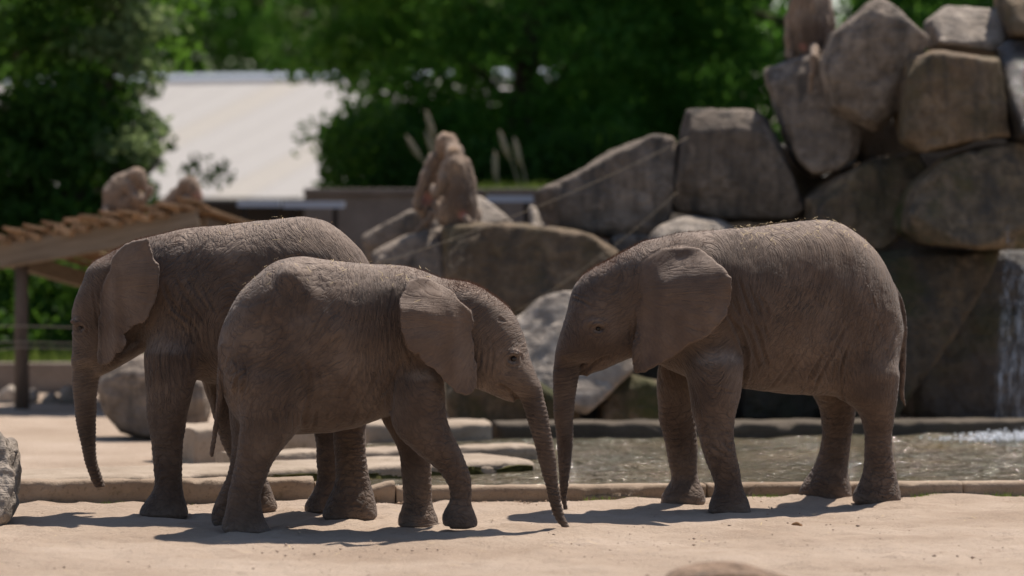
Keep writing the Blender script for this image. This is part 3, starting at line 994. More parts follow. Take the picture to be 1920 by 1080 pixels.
box_obj('rake_board', FL + ex * (LX * 1.03) + BK * 0.5 + Vector((0, 0, 0.015)), (0.09, BK.length * 1.0, 0.03), MAT['plank'], sh, 0.004, rr)
rs = random.Random(5)
NPL = 13
for i in range(NPL):
    s = (i + 0.5) / NPL
    tilt = Matrix.Rotation(math.radians(rs.uniform(4, 20)), 3, bd) if True else None
    ln = BK.length * rs.uniform(0.97, 1.06)
    c = FL + ex * (LX * s * 1.0) + BK * 0.47 + Vector((0, -rs.uniform(0.0, 0.13), 0.04 + rs.uniform(-0.006, 0.012)))
    box_obj('roof_plank', c, (LX / NPL * rs.uniform(1.0, 1.16), ln, 0.045), MAT['plank'], sh, 0.004, tilt @ rr)
for i in range(11):
    s_ = (i + 0.4) / 10.6
    rt = Matrix.Rotation(math.radians(rs.uniform(4, 11)), 3, bd) @ Matrix.Rotation(math.radians(-rs.uniform(0, 5)), 3, ex)
    c = FL + ex * (LX * s_) + Vector((0, 0.10 - rs.uniform(0, 0.08), 0.062 + rs.uniform(-0.008, 0.012)))
    box_obj('shingle', c, (LX / 10.6 * rs.uniform(0.95, 1.2), 0.40 * rs.uniform(0.85, 1.2), 0.024), MAT['plank'], sh, 0.004, rt @ rr)
for i, (s, w) in enumerate(((0.30, 0.07), (0.42, 0.09), (0.60, 0.06), (0.18, 0.06))):
    tl = Matrix.Rotation(math.radians((-18, 26, 8, 12)[i]), 3, ez)
    box_obj('loose_batten', onroof(s, 0.02, w + 0.025), (0.25, 0.05, 0.018), MAT['plank'], sh, 0.003, tl @ ROT)
for s, t in ((0.11, 0.03), (0.93, 0.03), (0.09, 0.93), (0.93, 0.93)):
    tp = onroof(s, t, 0)
    zt = tp.z - 0.16
    tube('post', [(tp.x, tp.y + 0.05, -0.05), (tp.x - 0.01, tp.y + 0.05, zt * 0.5), (tp.x - 0.005, tp.y + 0.05, zt)], [0.058, 0.053, 0.05], MAT['post'], sh, 12)

# wires at the left
pst = onroof(0.11, 0.03, 0)
fx = empty('wire_fence', (-4.6, 28.9, 0))
tag(fx, 'thin wire fence strung from the shelter post', 'fence')
for z0, z1 in ((0.66, 0.62), (0.52, 0.50), (0.36, 0.46)):
    tube('wire', [(-4.7, 28.93, z0), (-4.2, 28.93, (z0 + z1) / 2 - 0.012), (pst.x, 28.98, z1), (-3.2, 28.95, z1 - 0.01), (-2.6, 28.93, z1)], 0.006, MAT['wire'], fx, 6)
tube('fence_post', [(-4.7, 28.93, -0.05), (-4.7, 28.93, 0.75)], 0.035, MAT['post'], fx, 10)
tube('fence_post', [(-2.6, 28.93, -0.05), (-2.6, 28.93, 0.75)], 0.035, MAT['post'], fx, 10)

# ropes stretched across the rock pile
for (a, b, lab) in (((690, 500), (1290, 258), 'thin tan rope stretched across the rocks past the slanting slab'),
                    ((940, 600), (1270, 360), 'lower thin rope crossing the shaded rocks')):
    A, B = P(a[0], a[1], 26.4), P(b[0], b[1], 27.2)
    ps = [A.lerp(B, t) - Vector((0, 0, 0.06 * 4 * t * (1 - t))) for t in np.linspace(0, 1, 20)]
    tag(tube('rope', ps, 0.003 if a[0] == 690 else 0.002, MAT['rope'], None, 6), lab, 'rope', 'ropes over the rocks')

# building with the pale sheet roof
bl = empty('roofed_building', (-6.0, 50.0, 0))
tag(bl, 'low dark building under a large pale sheet roof behind the trees', 'building')
yaw = math.radians(-27)
RX = Vector((math.cos(yaw), math.sin(yaw), 0))
RY = Vector((-math.sin(yaw), math.cos(yaw), 0))
corner = Vector((-2.15, 46.6, 1.50))          # right end of the eave
slope = math.atan2(1.62, 6.0)
up = (RY * math.cos(slope) + Vector((0, 0, 1)) * math.sin(slope)).normalized()
nr = RX.cross(up).normalized()
RM = Matrix((RX, up, nr)).transposed()
RL = 6.3
pw = 0.62
for i in range(16):
    c = corner - RX * (pw * (i + 0.5)) + up * (RL / 2)
    box_obj('roof_sheet', c, (pw - 0.012, RL, 0.03), MAT['sheet_warm'] if i in (2, 6, 11) else MAT['sheet'], bl, 0.0, RM)
    box_obj('roof_rib', c - RX * (pw / 2) + nr * 0.018, (0.04, RL - 0.02, 0.004), MAT['sheet'], bl, 0.0, RM)
wl = 16 * pw
box_obj('front_wall', corner - RX * (wl / 2) + RY * 0.35 + Vector((0, 0, -0.80)), (wl, 0.2, 1.42), MAT['dark'], bl, 0.0, Matrix.Rotation(yaw, 3, 'Z'))
box_obj('ridge_cap', corner - RX * (wl / 2) + up * RL + nr * 0.05, (wl, 0.25, 0.05), MAT['steel'], bl, 0.0, RM)
box_obj('back_wall', corner - RX * (wl / 2) + RY * 6.0 + Vector((0, 0, 0.0)), (wl, 0.2, 2.9), MAT['dark'], bl, 0.0, Matrix.Rotation(yaw, 3, 'Z'))
box_obj('gutter', corner - RX * (wl / 2) - RY * 0.05 + Vector((0, 0, -0.06)), (wl, 0.1, 0.08), MAT['dark'], bl, 0.0, Matrix.Rotation(yaw, 3, 'Z'))

# ------------------------------------------------------------------ trees, grass, reeds
def leaf_mesh(name, C, size, r, up_bias=0.3):
    """diamond leaves, folded along the midrib, at the points C"""
    n = len(C)
    d = r.normal(size=(n, 3)); d[:, 2] -= 0.25
    d /= np.linalg.norm(d, axis=1)[:, None]
    t = r.normal(size=(n, 3)); t[:, 2] += up_bias
    s = np.cross(d, t)
    s /= np.linalg.norm(s, axis=1)[:, None] + 1e-9
    nn = np.cross(s, d)
    L = size * r.uniform(0.6, 1.25, n)[:, None]
    V = np.empty((n, 4, 3))
    V[:, 0] = C - d * L * 0.5
    V[:, 1] = C + s * L * 0.32 + nn * L * 0.07
    V[:, 2] = C + d * L * 0.5
    V[:, 3] = C - s * L * 0.32 + nn * L * 0.07
    F = np.arange(n * 4).reshape(n, 4)
    return mesh_np(name, V.reshape(-1, 3), F, smooth=False)

def make_tree(name, loc, height, rad, n_clump, per, leaf, mat, label, group, seed, low=0.1, spread=0.42, trunk_r=0.16):
    r = np.random.default_rng(seed)
    root = empty(name, loc)
    tag(root, label, 'tree', group)
    # clumps spread through an uneven ovoid crown that hangs low
    cl = []
    limb_pts = []
    for i in range(n_clump):
        zf = r.uniform(low, 1.0)
        prof = math.sqrt(max(0.05, 1 - ((zf - 0.45) / 0.62) ** 2))
        rr_ = rad * prof * (0.35 + 0.65 * math.sqrt(r.uniform())) * r.uniform(0.85, 1.15)
        an = r.uniform(0, 2 * math.pi)
        cl.append((math.cos(an) * rr_, math.sin(an) * rr_, zf * height))
    cl = np.array(cl)
    cr = r.uniform(0.5, 1.2, n_clump) * spread
    pts = []
    for c, q in zip(cl, cr):
        k = int(per * (q / spread) ** 1.6)
        v = r.normal(size=(k, 3))
        v /= np.linalg.norm(v, axis=1)[:, None]
        v *= (r.uniform(0, 1, k) ** 0.45)[:, None] * q
        v[:, 2] *= 0.62
        v[:, 2] -= 0.12 * (v[:, 0] ** 2 + v[:, 1] ** 2) / q
        pts.append(c + v)
    pts = np.concatenate(pts)
    me = leaf_mesh('crown', pts, leaf, r)
    me.materials.append(mat)
    o = bpy.data.objects.new('crown', me); COL.objects.link(o); o.parent = root
    # trunk and limbs
    bm = bmesh.new()
    def limb(p0, p1, r0, r1, n=7, seg=5):
        p0, p1 = Vector(p0), Vector(p1)
        rings = []
        for j in range(seg + 1):
            t = j / seg
            p = p0.lerp(p1, t) + Vector((r.normal(), r.normal(), 0)) * 0.03 * (p1 - p0).length * math.sin(math.pi * t)
            d = (p1 - p0).normalized()
            a = d.cross(Vector((0.3, 0.9, 0.1))).normalized(); b = d.cross(a)
            q = r0 + (r1 - r0) * t
            rings.append([bm.verts.new(p + (a * math.cos(u * 2 * math.pi / n) + b * math.sin(u * 2 * math.pi / n)) * q) for u in range(n)])
        for x, y in zip(rings, rings[1:]):
            for u in range(n):
                bm.faces.new((x[u], x[(u + 1) % n], y[(u + 1) % n], y[u]))
    limb((0, 0, -0.1), (0.1, 0, height * 0.85), trunk_r, trunk_r * 0.25, 9, 8)
    for i in range(0, n_clump, max(1, n_clump // 40)):
        c = cl[i]
        z0 = max(0.25, min(c[2] - 0.25 * math.hypot(c[0], c[1]), height * 0.8))
        limb((0.05, 0, z0), c, trunk_r * 0.35, 0.012)
    me = bpy.data.meshes.new('trunk')
    bm.to_mesh(me); bm.free()
    me.materials.append(MAT['bark'])
    for p in me.polygons: p.use_smooth = True
    o = bpy.data.objects.new('trunk', me); COL.objects.link(o); o.parent = root
    return root

make_tree('tree', (-5.35, 36.5, 0), 7.5, 2.35, 620, 150, 0.10, MAT['leaf_dark'], 'dark dense tree behind the wooden shelter', 'trees behind the enclosure', 11, low=0.03, spread=0.40)
make_tree('bush', (-4.15, 35.4, 0), 2.5, 0.85, 130, 150, 0.09, MAT['leaf_dark'], 'dark bush behind the hunched baboon on the shelter', 'trees behind the enclosure', 19, low=0.05, spread=0.34, trunk_r=0.05)
make_tree('tree', (-3.62, 35.2, 0), 4.6, 0.5, 60, 90, 0.085, MAT['leaf_pale'], 'pale foliage added as the sunlit leaf patch of the dark tree, beside the sheet roof', 'trees behind the enclosure', 12, low=0.40, spread=0.26, trunk_r=0.05)  # added crown; pale leaves paint the sunlit patch of the dark tree
make_tree('tree', (0.15, 40.5, 1.5), 7.5, 2.7, 760, 150, 0.11, MAT['leaf_mid'], 'broad green tree hanging over the right end of the sheet roof', 'trees behind the enclosure', 13, low=0.0, spread=0.5)
make_tree('tree', (3.2, 41.5, 1.5), 8.0, 2.5, 380, 115, 0.11, MAT['leaf_mid'], 'green tree behind the slanting slab and upright block', 'trees behind the enclosure', 14, low=0.0, spread=0.5)
make_tree('tree', (5.7, 40.5, 1.5), 8.0, 2.2, 320, 110, 0.11, MAT['leaf_mid'], 'green tree behind the top of the rock pile', 'trees behind the enclosure', 15, low=0.0, spread=0.5)
make_tree('tree', (-7.2, 62, 0), 9, 3.4, 330, 90, 0.17, MAT['leaf_mid'], 'far tree rising behind the ridge of the sheet roof', 'far trees behind the roof', 16, low=0.05, spread=0.7)
make_tree('tree', (-3.4, 64, 0), 9, 3.4, 330, 90, 0.17, MAT['leaf_pale'], 'lighter far tree beside the broad green tree', 'far trees behind the roof', 17, low=0.05, spread=0.7)
make_tree('tree', (0.8, 63, 1.5), 9, 3.4, 300, 80, 0.17, MAT['leaf_mid'], 'far tree glimpsed behind the broad green tree', 'far trees behind the roof', 18, low=0.05, spread=0.7)

def leaf_mass(name, x0, x1, y0, y1, z0, z1, n, size, mat, seed, label, cat, uneven=False):
    r = np.random.default_rng(seed)
    C = np.stack([r.uniform(x0, x1, n), r.uniform(y0, y1, n), z0 + (z1 - z0) * r.uniform(0, 1, n)], 1)
    k = fbm(C[:, 0] * 0.5, C[:, 1] * 0.5, C[:, 2] * 0.7, 3, seed)
    top = z0 + (z1 - z0) * (0.62 + 0.38 * fbm(C[:, 0] * 0.8, C[:, 1] * 0.3, 0 * k, 3, seed + 9)) if uneven else 1e9
    C = C[(k > -0.25) & (C[:, 2] < top)]
    o = add_obj(name, leaf_mesh(name, C, size, r), mat)
    tag(o, label, cat, kind='stuff')
leaf_mass('far_wood', -16, 16, 70, 75, 0.0, 9.5, 90000, 0.34, MAT['leaf_dark'], 33, 'distant dark wood closing the view behind all the trees', 'wood')
leaf_mass('hedge', -7.0, -2.9, 32.6, 34.6, 0.05, 1.12, 34000, 0.09, MAT['leaf_dark'], 35, 'dark hedge in the shade behind the shelter', 'hedge')
leaf_mass('undergrowth', -1.9, 8.0, 37.3, 39.2, 1.5, 2.5, 36000, 0.09, MAT['leaf_dark'], 36, 'dark undergrowth below the trees on the bank', 'undergrowth', True)

def grass(name, pts, hmin, hmax, mat, seed, label, width=0.008):
    r = np.random.default_rng(seed)
    n = len(pts)
    an = r.uniform(0, 2 * math.pi, n)
    hh = r.uniform(hmin, hmax, n)
    lean = r.normal(0, 0.35, (n, 2)) * hh[:, None]
    w = width * r.uniform(0.6, 1.3, n)
    dx, dy = np.cos(an) * w, np.sin(an) * w
    V = np.empty((n, 3, 3))
    V[:, 0] = pts + np.stack([dx, dy, 0 * dx], 1)
    V[:, 1] = pts - np.stack([dx, dy, 0 * dx], 1)
    V[:, 2] = pts + np.stack([lean[:, 0], lean[:, 1], hh], 1)
    o = add_obj(name, mesh_np(name, V.reshape(-1, 3), np.arange(n * 3).reshape(n, 3), False), mat)
    tag(o, label, 'grass', kind='stuff')
    return o
r_ = np.random.default_rng(3)
n = 15000
pts = np.stack([r_.uniform(WALL_X0, 2.4, n), r_.uniform(34.4, 37.0, n), np.full(n, 1.50)], 1)
keep = fbm(pts[:, 0] * 1.5, pts[:, 1] * 1.5, 0 * pts[:, 0], 2, 4) + 0.35 * (pts[:, 0] + 0.5) > -0.1
grass('grass', pts[keep], 0.06, 0.24, MAT['grass'], 5, 'sunlit long grass growing on the bank above the wall', 0.010)
n = 5000
pts = np.stack([r_.uniform(-6.8, -2.6, n), r_.uniform(31.6, 32.5, n), np.full(n, 0.0)], 1)
grass('grass', pts, 0.18, 0.36, MAT['grass'], 6, 'strip of bright green grass behind the low wall', 0.012)
# small tufts along the kerb
pp = []
for (u, dist, k) in ((1120, 0.03, 60), (1430, 0.03, 120), (1480, 0.05, 60), (1745, 0.03, 130), (1890, 0.03, 60), (330, 0.03, 40), (225, 0.03, 40), (1180, 0.04, 30), (1390, 0.02, 40)):
    x0 = (u - 960) / FPX * 20.6
    for j in range(k):
        x = x0 + r_.normal(0, 0.045)
        pp.append((x, kerb_y(x) - abs(r_.normal(0, 0.035)) - dist, -0.005))
grass('grass', np.array(pp), 0.012, 0.04, MAT['grass'], 8, 'tiny green grass tufts at the foot of the kerb', 0.003)

def reed(a, b, label, seed):
    r = random.Random(seed)
    t = empty('reed', a)
    tag(t, label, 'reed', 'dry reeds on the bank')
    A, B = Vector(a), Vector(b)
    ps = [A.lerp(B, q) + Vector((0.02 * math.sin(3 * q), 0, 0)) for q in np.linspace(0, 1, 8)]
    tube('stem', ps, [0.012 - 0.008 * q for q in np.linspace(0, 1, 8)], MAT['reed'], t, 6)
    d = (B - A).normalized()
    pr = []
    tube('seed_head', [B - d * 0.26, B - d * 0.16, B - d * 0.05, B + d * 0.03], [0.008, 0.028, 0.024, 0.004], MAT['reed'], t, 8)
for i, (a, b) in enumerate((((842, 345), (764, 258)), ((850, 345), (800, 212)), ((846, 345), (800, 250)), ((982, 340), (938, 250)), ((992, 340), (965, 262)), ((930, 345), (928, 288)))):
    A, B = P(a[0], a[1] + 12, 36.0), P(b[0], b[1], 36.0)
    A.z = 1.5
    reed(A, B, ('dry reed leaning lowest behind the pair of baboons', 'tallest dry reed rising behind the head of the baboons', 'middle dry reed between the tallest and the lowest one', 'long pale dry reed leaning in the grass by the slanting slab', 'shorter dry reed next to the long pale one', 'short upright dry reed close to the seated baboon')[i], i)

# ------------------------------------------------------------------ elephants
def elephant(E):
    ox, oy, s = E['zoom']
    U = lambda a: ox + np.asarray(a, float) / s
    Vv = lambda a: oy + np.asarray(a, float) / s
    XX = lambda u, Y: (u - 960) / FPX * Y
    ZZ = lambda v, Y: CAM_H - (v - HOR) / FPX * Y
    (xa, ya), (xb, yb) = E['axis']               # (zoom x, world Y) at the shoulders and at the hips
    Yc = 0.5 * (ya + yb)
    def ycx(zx):
        return ya + (np.asarray(zx, float) - xa) / (xb - xa) * (yb - ya)
    T = np.array(E['torso'], float)              # zoom x, top, bottom, half width
    ty = ycx(T[:, 0])
    tX, tT, tB = XX(U(T[:, 0]), ty), ZZ(Vv(T[:, 1]), ty), ZZ(Vv(T[:, 2]), ty)
    allx = list(tX)
    for L in E['legs']:
        allx += list(XX(U(np.array(L['rows'])[:, 1:].ravel()), L['foot']))
    H = np.array(E['trunk'], float)
    allx += list(XX(U(H[:, 1:3].ravel()), Yc))
    eu = np.array(E['ear'], float)
    eox, eoy, es = E['earzoom']
    f = Field((min(allx) - 0.12, min(ya, yb) - 0.50, -0.06), (max(allx) + 0.12, max(ya, yb) + 0.50, tT.max() + 0.08), 0.0066)
    f.loft_x(tX, tT, tB, ty, T[:, 3], 0.05, p=2.15, sm=0.03)
    # legs
    for L in E['legs']:
        R = np.array(L['rows'], float)
        foot, top = L['foot'], L['top']
        t = (R[:, 0] - R[0, 0]) / (R[-1, 0] - R[0, 0])
        yl = top + (foot - top) * np.clip(t * 1.6, 0, 1)
        z = ZZ(Vv(R[:, 0]), yl)
        z = z - z.min() * np.clip((t - 0.5) * 2, 0, 1) + L.get('lift', 0) * np.clip((t - 0.5) * 2, 0, 1)
        xl, xr = XX(U(R[:, 1]), yl), XX(U(R[:, 2]), yl)
        hw = np.minimum((xr - xl) / 2 * 0.98, L.get('maxhw', 0.125))
        ins = sstep(0.22, 0.0, t)
        mid = (xl + xr) / 2
        xl, xr, hw = xl + (mid - xl) * 0.55 * ins, xr + (mid - xr) * 0.55 * ins, hw * (1 - 0.6 * ins)
        yl = yl + (ycx(np.interp(R[:, 1:].mean(1), sorted([xa, xb]), sorted([xa, xb]))) - yl) * 0.35 * ins
        f.loft_z(z, xl, xr, yl, hw, 0.07 if not L.get('far') else 0.05, p=2.15, sm=0.016, cap=0.025)
    # head and trunk
    D = np.array(E['head'], float)               # zoom row, left, right, half width
    hz = E.get('headzoom', E['zoom'])
    hU = lambda a: hz[0] + np.asarray(a, float) / hz[2]
    hV = lambda a: hz[1] + np.asarray(a, float) / hz[2]
    yh = E['heady']
    f.loft_z(ZZ(hV(D[:, 0]), yh), XX(hU(D[:, 1]), yh), XX(hU(D[:, 2]), yh), np.full(len(D), yh), D[:, 3], 0.07, p=2.2, sm=0.02, cap=0.06)
    J = np.array(E['jaw'], float)                # zoom x, top, bottom, half width
    f.loft_x(XX(hU(J[:, 0]), yh), ZZ(hV(J[:, 1]), yh), ZZ(hV(J[:, 2]), yh), np.full(len(J), yh), J[:, 3], 0.03, sm=0.012)
    yt = yh + (E['trunky'] - yh) * np.linspace(0, 1, len(H))
    tz = ZZ(Vv(H[:, 0]), yt)
    tl, tr = XX(U(H[:, 1]), yt), XX(U(H[:, 2]), yt)
    ti = sstep(0.20, 0.0, np.linspace(0, 1, len(H)))
    tm = (tl + tr) / 2
    tl_, tr_ = tl + (tm - tl) * 0.5 * ti, tr + (tm - tr) * 0.5 * ti
    f.loft_z(tz, tl_, tr_, yt, (tr_ - tl_) / 2 * np.linspace(1.0, 1.1, len(H)), 0.035, p=2.0, sm=0.014, cap=0.012)
    # tail
    if 'tail' in E:
        Q = np.array(E['tail'], float)
        yq = E['taily']
        f.loft_z(ZZ(Vv(Q[:, 0]), yq), XX(U(Q[:, 1]), yq), XX(U(Q[:, 2]), yq), np.full(len(Q), yq), (XX(U(Q[:, 2]), yq) - XX(U(Q[:, 1]), yq)) / 2, 0.03, p=2.0, sm=0.012, cap=0.01)
    for (u, v, dy, r3, k) in E.get('bumps', ()):
        f.ellipsoid((XX(U(u), Yc), yh + dy, ZZ(Vv(v), Yc)), r3, k)
    for (u0, v0, u1, v1, dy0, dy1, ra, rb, k) in E.get('ridges', ()):
        f.cone((XX(U(u0), Yc), Yc + dy0, ZZ(Vv(v0), Yc)), (XX(U(u1), Yc), Yc + dy1, ZZ(Vv(v1), Yc)), ra, rb, k)
    # ears: a thin bowed sheet with the traced outline, near side and far side
    sgn = E['face']                              # -1 head to the left, +1 head to the right
    pe = np.stack([XX(eox + eu[:, 0] / es, yh), ZZ(eoy + eu[:, 1] / es, yh)], 1)
    att = pe[:, 0].min() if sgn < 0 else pe[:, 0].max()
    ztop, zbot = pe[:, 1].max(), pe[:, 1].min()
    hgt = ztop - zbot
    wdt = np.ptp(pe[:, 0])
    def ear_fn(side):
        poly = pe if side < 0 else (pe - pe.mean(0)) * 0.93 + pe.mean(0) + np.array([-sgn * 0.0, -0.015])
        def fn(X, Y, Z):
            d2 = poly_sdf2(X[:, 0, :], Z[0, 0, :][None, :], poly)[:, None, :]
            d2 = d2 + 0.006 * vnoise(X * 22, np.zeros((1, 1, 1)), Z * 22, 43) + 0.003 * vnoise(X * 60, np.zeros((1, 1, 1)), Z * 60, 44)
            t = np.clip((X - att) * (-sgn) / wdt, -0.1, 1.1)              # 0 at the head, 1 at the rear rim
            zt_ = np.clip((Z - zbot) / hgt, 0, 1)
            q = E['ear_in'] + (E['ear_out'] - E['ear_in']) * np.clip(t, 0, 2) ** 0.8
            q = q - E['ear_fold'] * sstep(0.60, 1.06, zt_) ** 1.3 * (0.3 + 0.7 * sstep(0.1, 0.5, t))
            q = q + 0.022 * np.sin(7 * t + 2.2 + 2 * zt_) * (1 - 0.7 * zt_) + 0.008 * vnoise(X * 7, np.zeros((1, 1, 1)), Z * 6, 41) + 0.03 * (1 - zt_) * (1 - t)
            q = q + 0.028 * np.exp(-((t - 0.30) / 0.10) ** 2) * sstep(0.9, 0.6, zt_)
            ang = np.arctan2(Z - (zbot + 0.62 * hgt), (X - att) * (-sgn) + 0.05)
            q = q + 0.0035 * np.sin(ang * 13 + 3 * vnoise(X * 4, np.zeros((1, 1, 1)), Z * 4, 46)) * sstep(0.15, 0.7, t) + 0.012 * sstep(-0.06, 0.0, d2) * vnoise(X * 9, np.zeros((1, 1, 1)), Z * 9, 47)
            ye = yh + (E['ear_yaw'] * t) + side * q
            th = 0.0060 + 0.012 * np.clip(1 - t * 3, 0, 1)
            th = th * (1 + 1.0 * sstep(0.52, 0.85, zt_))
            w = np.abs(Y - ye) * 0.93 - th
            return smax(w, d2 + 0 * w, 0.010)
        return fn
    for side in (-1, 1):
        lo = (pe[:, 0].min() - 0.05, min(ya, yb, yh) - 0.48, zbot - 0.05)
        hi = (pe[:, 0].max() + 0.05, max(ya, yb, yh) + 0.48, ztop + 0.05)
        f.add(ear_fn(side), lo, hi, 0.010)
    # eye sockets
    eyx, eyv = E['eye']
    exw, ezw = XX(eox + eyx / es, yh), ZZ(eoy + eyv / es, yh)
    ix = int((exw - f.lo[0]) / f.h); iz = int((ezw - f.lo[2]) / f.h)
    iy0 = int((yh - f.lo[1]) / f.h)
    col = f.F[ix, :iy0, iz]
    surf_y = f.ax[1][max(np.argmax(col < 0), 1)]
    half = yh - surf_y
    for side in (-1, 1):
        f.ellipsoid((exw, yh + side * (half - 0.004), ezw + 0.028), (0.046, 0.022, 0.016), 0.02)
        f.ellipsoid((exw, yh + side * (half + 0.004), ezw), (0.027, 0.018, 0.015), 0.012, cut=True)
    V, Q = f.mesh()
    me = mesh_np('body', V, Q)
    # attributes and medium-scale folds on the vertices
    nv = len(V)
    N = np.empty(nv * 3, dtype=np.float32)
    me.vertex_normals.foreach_get('vector', N)
    N = N.reshape(-1, 3)
    X, Y, Z = V[:, 0], V[:, 1], V[:, 2]
    trunk_mid = np.interp(Z, tz[::-1], ((tl + tr) / 2)[::-1])
    trunk_w = np.interp(Z, tz[::-1], ((tr - tl) / 2)[::-1])
    ztr = tz.max()
    wt = sstep(1.45, 1.15, np.abs(X - trunk_mid) / np.maximum(trunk_w, 0.02)) * sstep(ztr + 0.02, ztr - 0.10, Z) * (np.abs(Y - np.interp(Z, tz[::-1], yt[::-1])) < 0.16)
    belly = tB.min()
    wl_ = sstep(belly + 0.22, belly - 0.22, Z + 0.14 * vnoise(X * 4, Y * 4, Z * 3, 88)) * (1 - wt)
    dpe = poly_sdf2(X, Z, pe)
    tt = np.clip((X - att) * (-sgn) / wdt, 0, 1)
    q_in = E['ear_in'] + (E['ear_out'] - E['ear_in']) * tt
    ysd = np.abs(Y - yh - E['ear_yaw'] * tt)
    ear = (dpe < 0.012) * sstep(0.05, 0.12, tt) * (Y < yh) * (ysd > q_in - E['ear_fold'] * 1.05 - 0.03) * (ysd > 0.12)
    hx = XX(hU(D[:, 1:3].mean()), yh)
    top = tT.max()
    # reddish hair on crown, nape and spine
    spine = sstep(0.45, 0.95, N[:, 2])
    dist_head = np.clip(np.abs(X - hx) / 0.55, 0, 1)
    hairy = spine * (1 - dist_head) * (Z > ZZ(hV(D[:, 0]), yh).max() - 0.35) * (1 - 0.5 * ear)
    hairy = np.clip(hairy * (0.7 + 0.6 * fbm(X * 8, Y * 8, Z * 8, 2, 3)), 0, 1)
    # fold field: u runs across the folds, v along them
    th = 0.55 * vnoise(X * 1.6, Y * 1.0, Z * 1.6, 61 + E['seed']) + E['tilt'] * sstep(0.5, 0.0, np.abs(X - XX(U(xa), Yc)) / 0.7)
    u0 = X * np.cos(th) + Z * np.sin(th) + 0.25 * vnoise(X * 1.9, Y, Z * 1.9, 5)
    v0 = -X * np.sin(th) + Z * np.cos(th)
    bulk = np.stack([u0 * 17, v0 * 5.5, Y * 5], 1)
    legf = np.stack([X * 8 + 3, Z * 14 + 0.8 * vnoise(X * 5, Y * 5, Z * 4, 9), Y * 8], 1)
    ax = Z + 0.25 * (X - trunk_mid) * sgn
    trf = np.stack([(X - trunk_mid) * 5, ax * 75, Y * 5], 1)
    fold = bulk
    foldb = np.where((wt > wl_)[:, None], trf, legf)
    foldw = np.clip(wl_ + wt, 0, 1)
    ang_e = np.arctan2(Z - (zbot + 0.62 * hgt), (X - att) * (-sgn) + 0.05)
    rad_e = np.hypot(Z - (zbot + 0.62 * hgt), (X - att) * (-sgn) + 0.05)
    earf = np.stack([ang_e * 5.5, rad_e * 4 + 11, rad_e * 3 * ang_e], 1) * (1 - 0.55 * sstep(0.6, 0.85, np.clip((Z - zbot) / hgt, 0, 1)))[:, None]
    foldb = np.where((ear > 0.5)[:, None], earf, foldb)
    foldw = np.where(ear > 0.5, 1.0, foldw)
    def creases(fd):
        rid = np.abs(fbm(fd[:, 0] * 0.55, fd[:, 1] * 0.55, fd[:, 2] * 0.55, 2, 71))
        return 1 - np.clip(rid / 0.22, 0, 1)
    crease = creases(bulk) * (1 - foldw) + creases(foldb) * foldw
    disp = -0.0022 * crease * (1 - ear) * (0.5 + 0.7 * np.clip(fbm(X * 2, Y * 2, Z * 2, 2, 8) + 0.5, 0, 1.3))
    disp += (0.005 * fbm(X * 6, Y * 6, Z * 6, 3, 12) + 0.009 * fbm(X * 2.7, Y * 2.7, Z * 2.7, 2, 13) * (1 - wt)) * (1 - 0.6 * ear)
    ang = np.arctan2(Z - (zbot + 0.62 * hgt), (X - att) * (-sgn) + 0.05)
    vein = np.abs(vnoise(ang * 9, tt * 3, 0 * X, 52))
    disp += ear * (1 - sstep(0.6, 0.85, np.clip((Z - zbot) / hgt, 0, 1))) * 0.0030 * (np.exp(-(vein / 0.10) ** 2) - 0.3) * np.sign(1.0)
    rings = np.sin(ax * 2 * math.pi / 0.021 + 1.5 * vnoise(X * 20, Y * 9, Z * 9, 4))
    disp += wt * 0.0018 * rings * sstep(ztr, ztr - 0.25, Z)
    # traced folds: mouth, cheek, shoulder, flank
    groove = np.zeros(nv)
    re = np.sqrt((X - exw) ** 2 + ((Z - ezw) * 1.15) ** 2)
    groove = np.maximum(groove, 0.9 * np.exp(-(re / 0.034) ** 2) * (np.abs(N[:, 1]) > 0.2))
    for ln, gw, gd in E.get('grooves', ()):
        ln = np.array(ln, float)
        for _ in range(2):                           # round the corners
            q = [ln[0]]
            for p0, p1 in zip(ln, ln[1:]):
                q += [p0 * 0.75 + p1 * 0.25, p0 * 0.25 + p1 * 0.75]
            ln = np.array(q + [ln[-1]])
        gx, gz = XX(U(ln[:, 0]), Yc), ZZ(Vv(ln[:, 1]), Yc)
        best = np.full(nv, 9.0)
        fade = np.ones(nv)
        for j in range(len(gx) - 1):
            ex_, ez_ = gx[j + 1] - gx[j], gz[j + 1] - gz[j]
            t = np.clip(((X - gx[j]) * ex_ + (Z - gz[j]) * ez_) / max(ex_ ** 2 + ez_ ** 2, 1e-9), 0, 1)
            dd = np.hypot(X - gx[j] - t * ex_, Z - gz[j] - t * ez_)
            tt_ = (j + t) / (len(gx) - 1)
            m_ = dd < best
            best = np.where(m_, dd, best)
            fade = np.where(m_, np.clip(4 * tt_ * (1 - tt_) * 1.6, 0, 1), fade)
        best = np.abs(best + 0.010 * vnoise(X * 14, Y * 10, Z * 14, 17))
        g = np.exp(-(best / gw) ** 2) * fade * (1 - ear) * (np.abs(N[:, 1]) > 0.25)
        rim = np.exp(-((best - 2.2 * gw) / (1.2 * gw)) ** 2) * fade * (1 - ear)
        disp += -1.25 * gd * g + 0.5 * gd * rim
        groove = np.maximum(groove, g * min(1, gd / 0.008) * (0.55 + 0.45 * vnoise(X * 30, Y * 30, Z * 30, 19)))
    # knees and ankles
    disp -= wl_ * 0.003 * np.abs(np.sin(Z * 2 * math.pi / 0.055 + 2 * vnoise(X * 6, Y * 6, Z * 3, 6))) * sstep(0.10, 0.2, Z)
    # eyelid rings
    re = np.sqrt((X - exw) ** 2 + ((Z - ezw) * 1.15) ** 2)
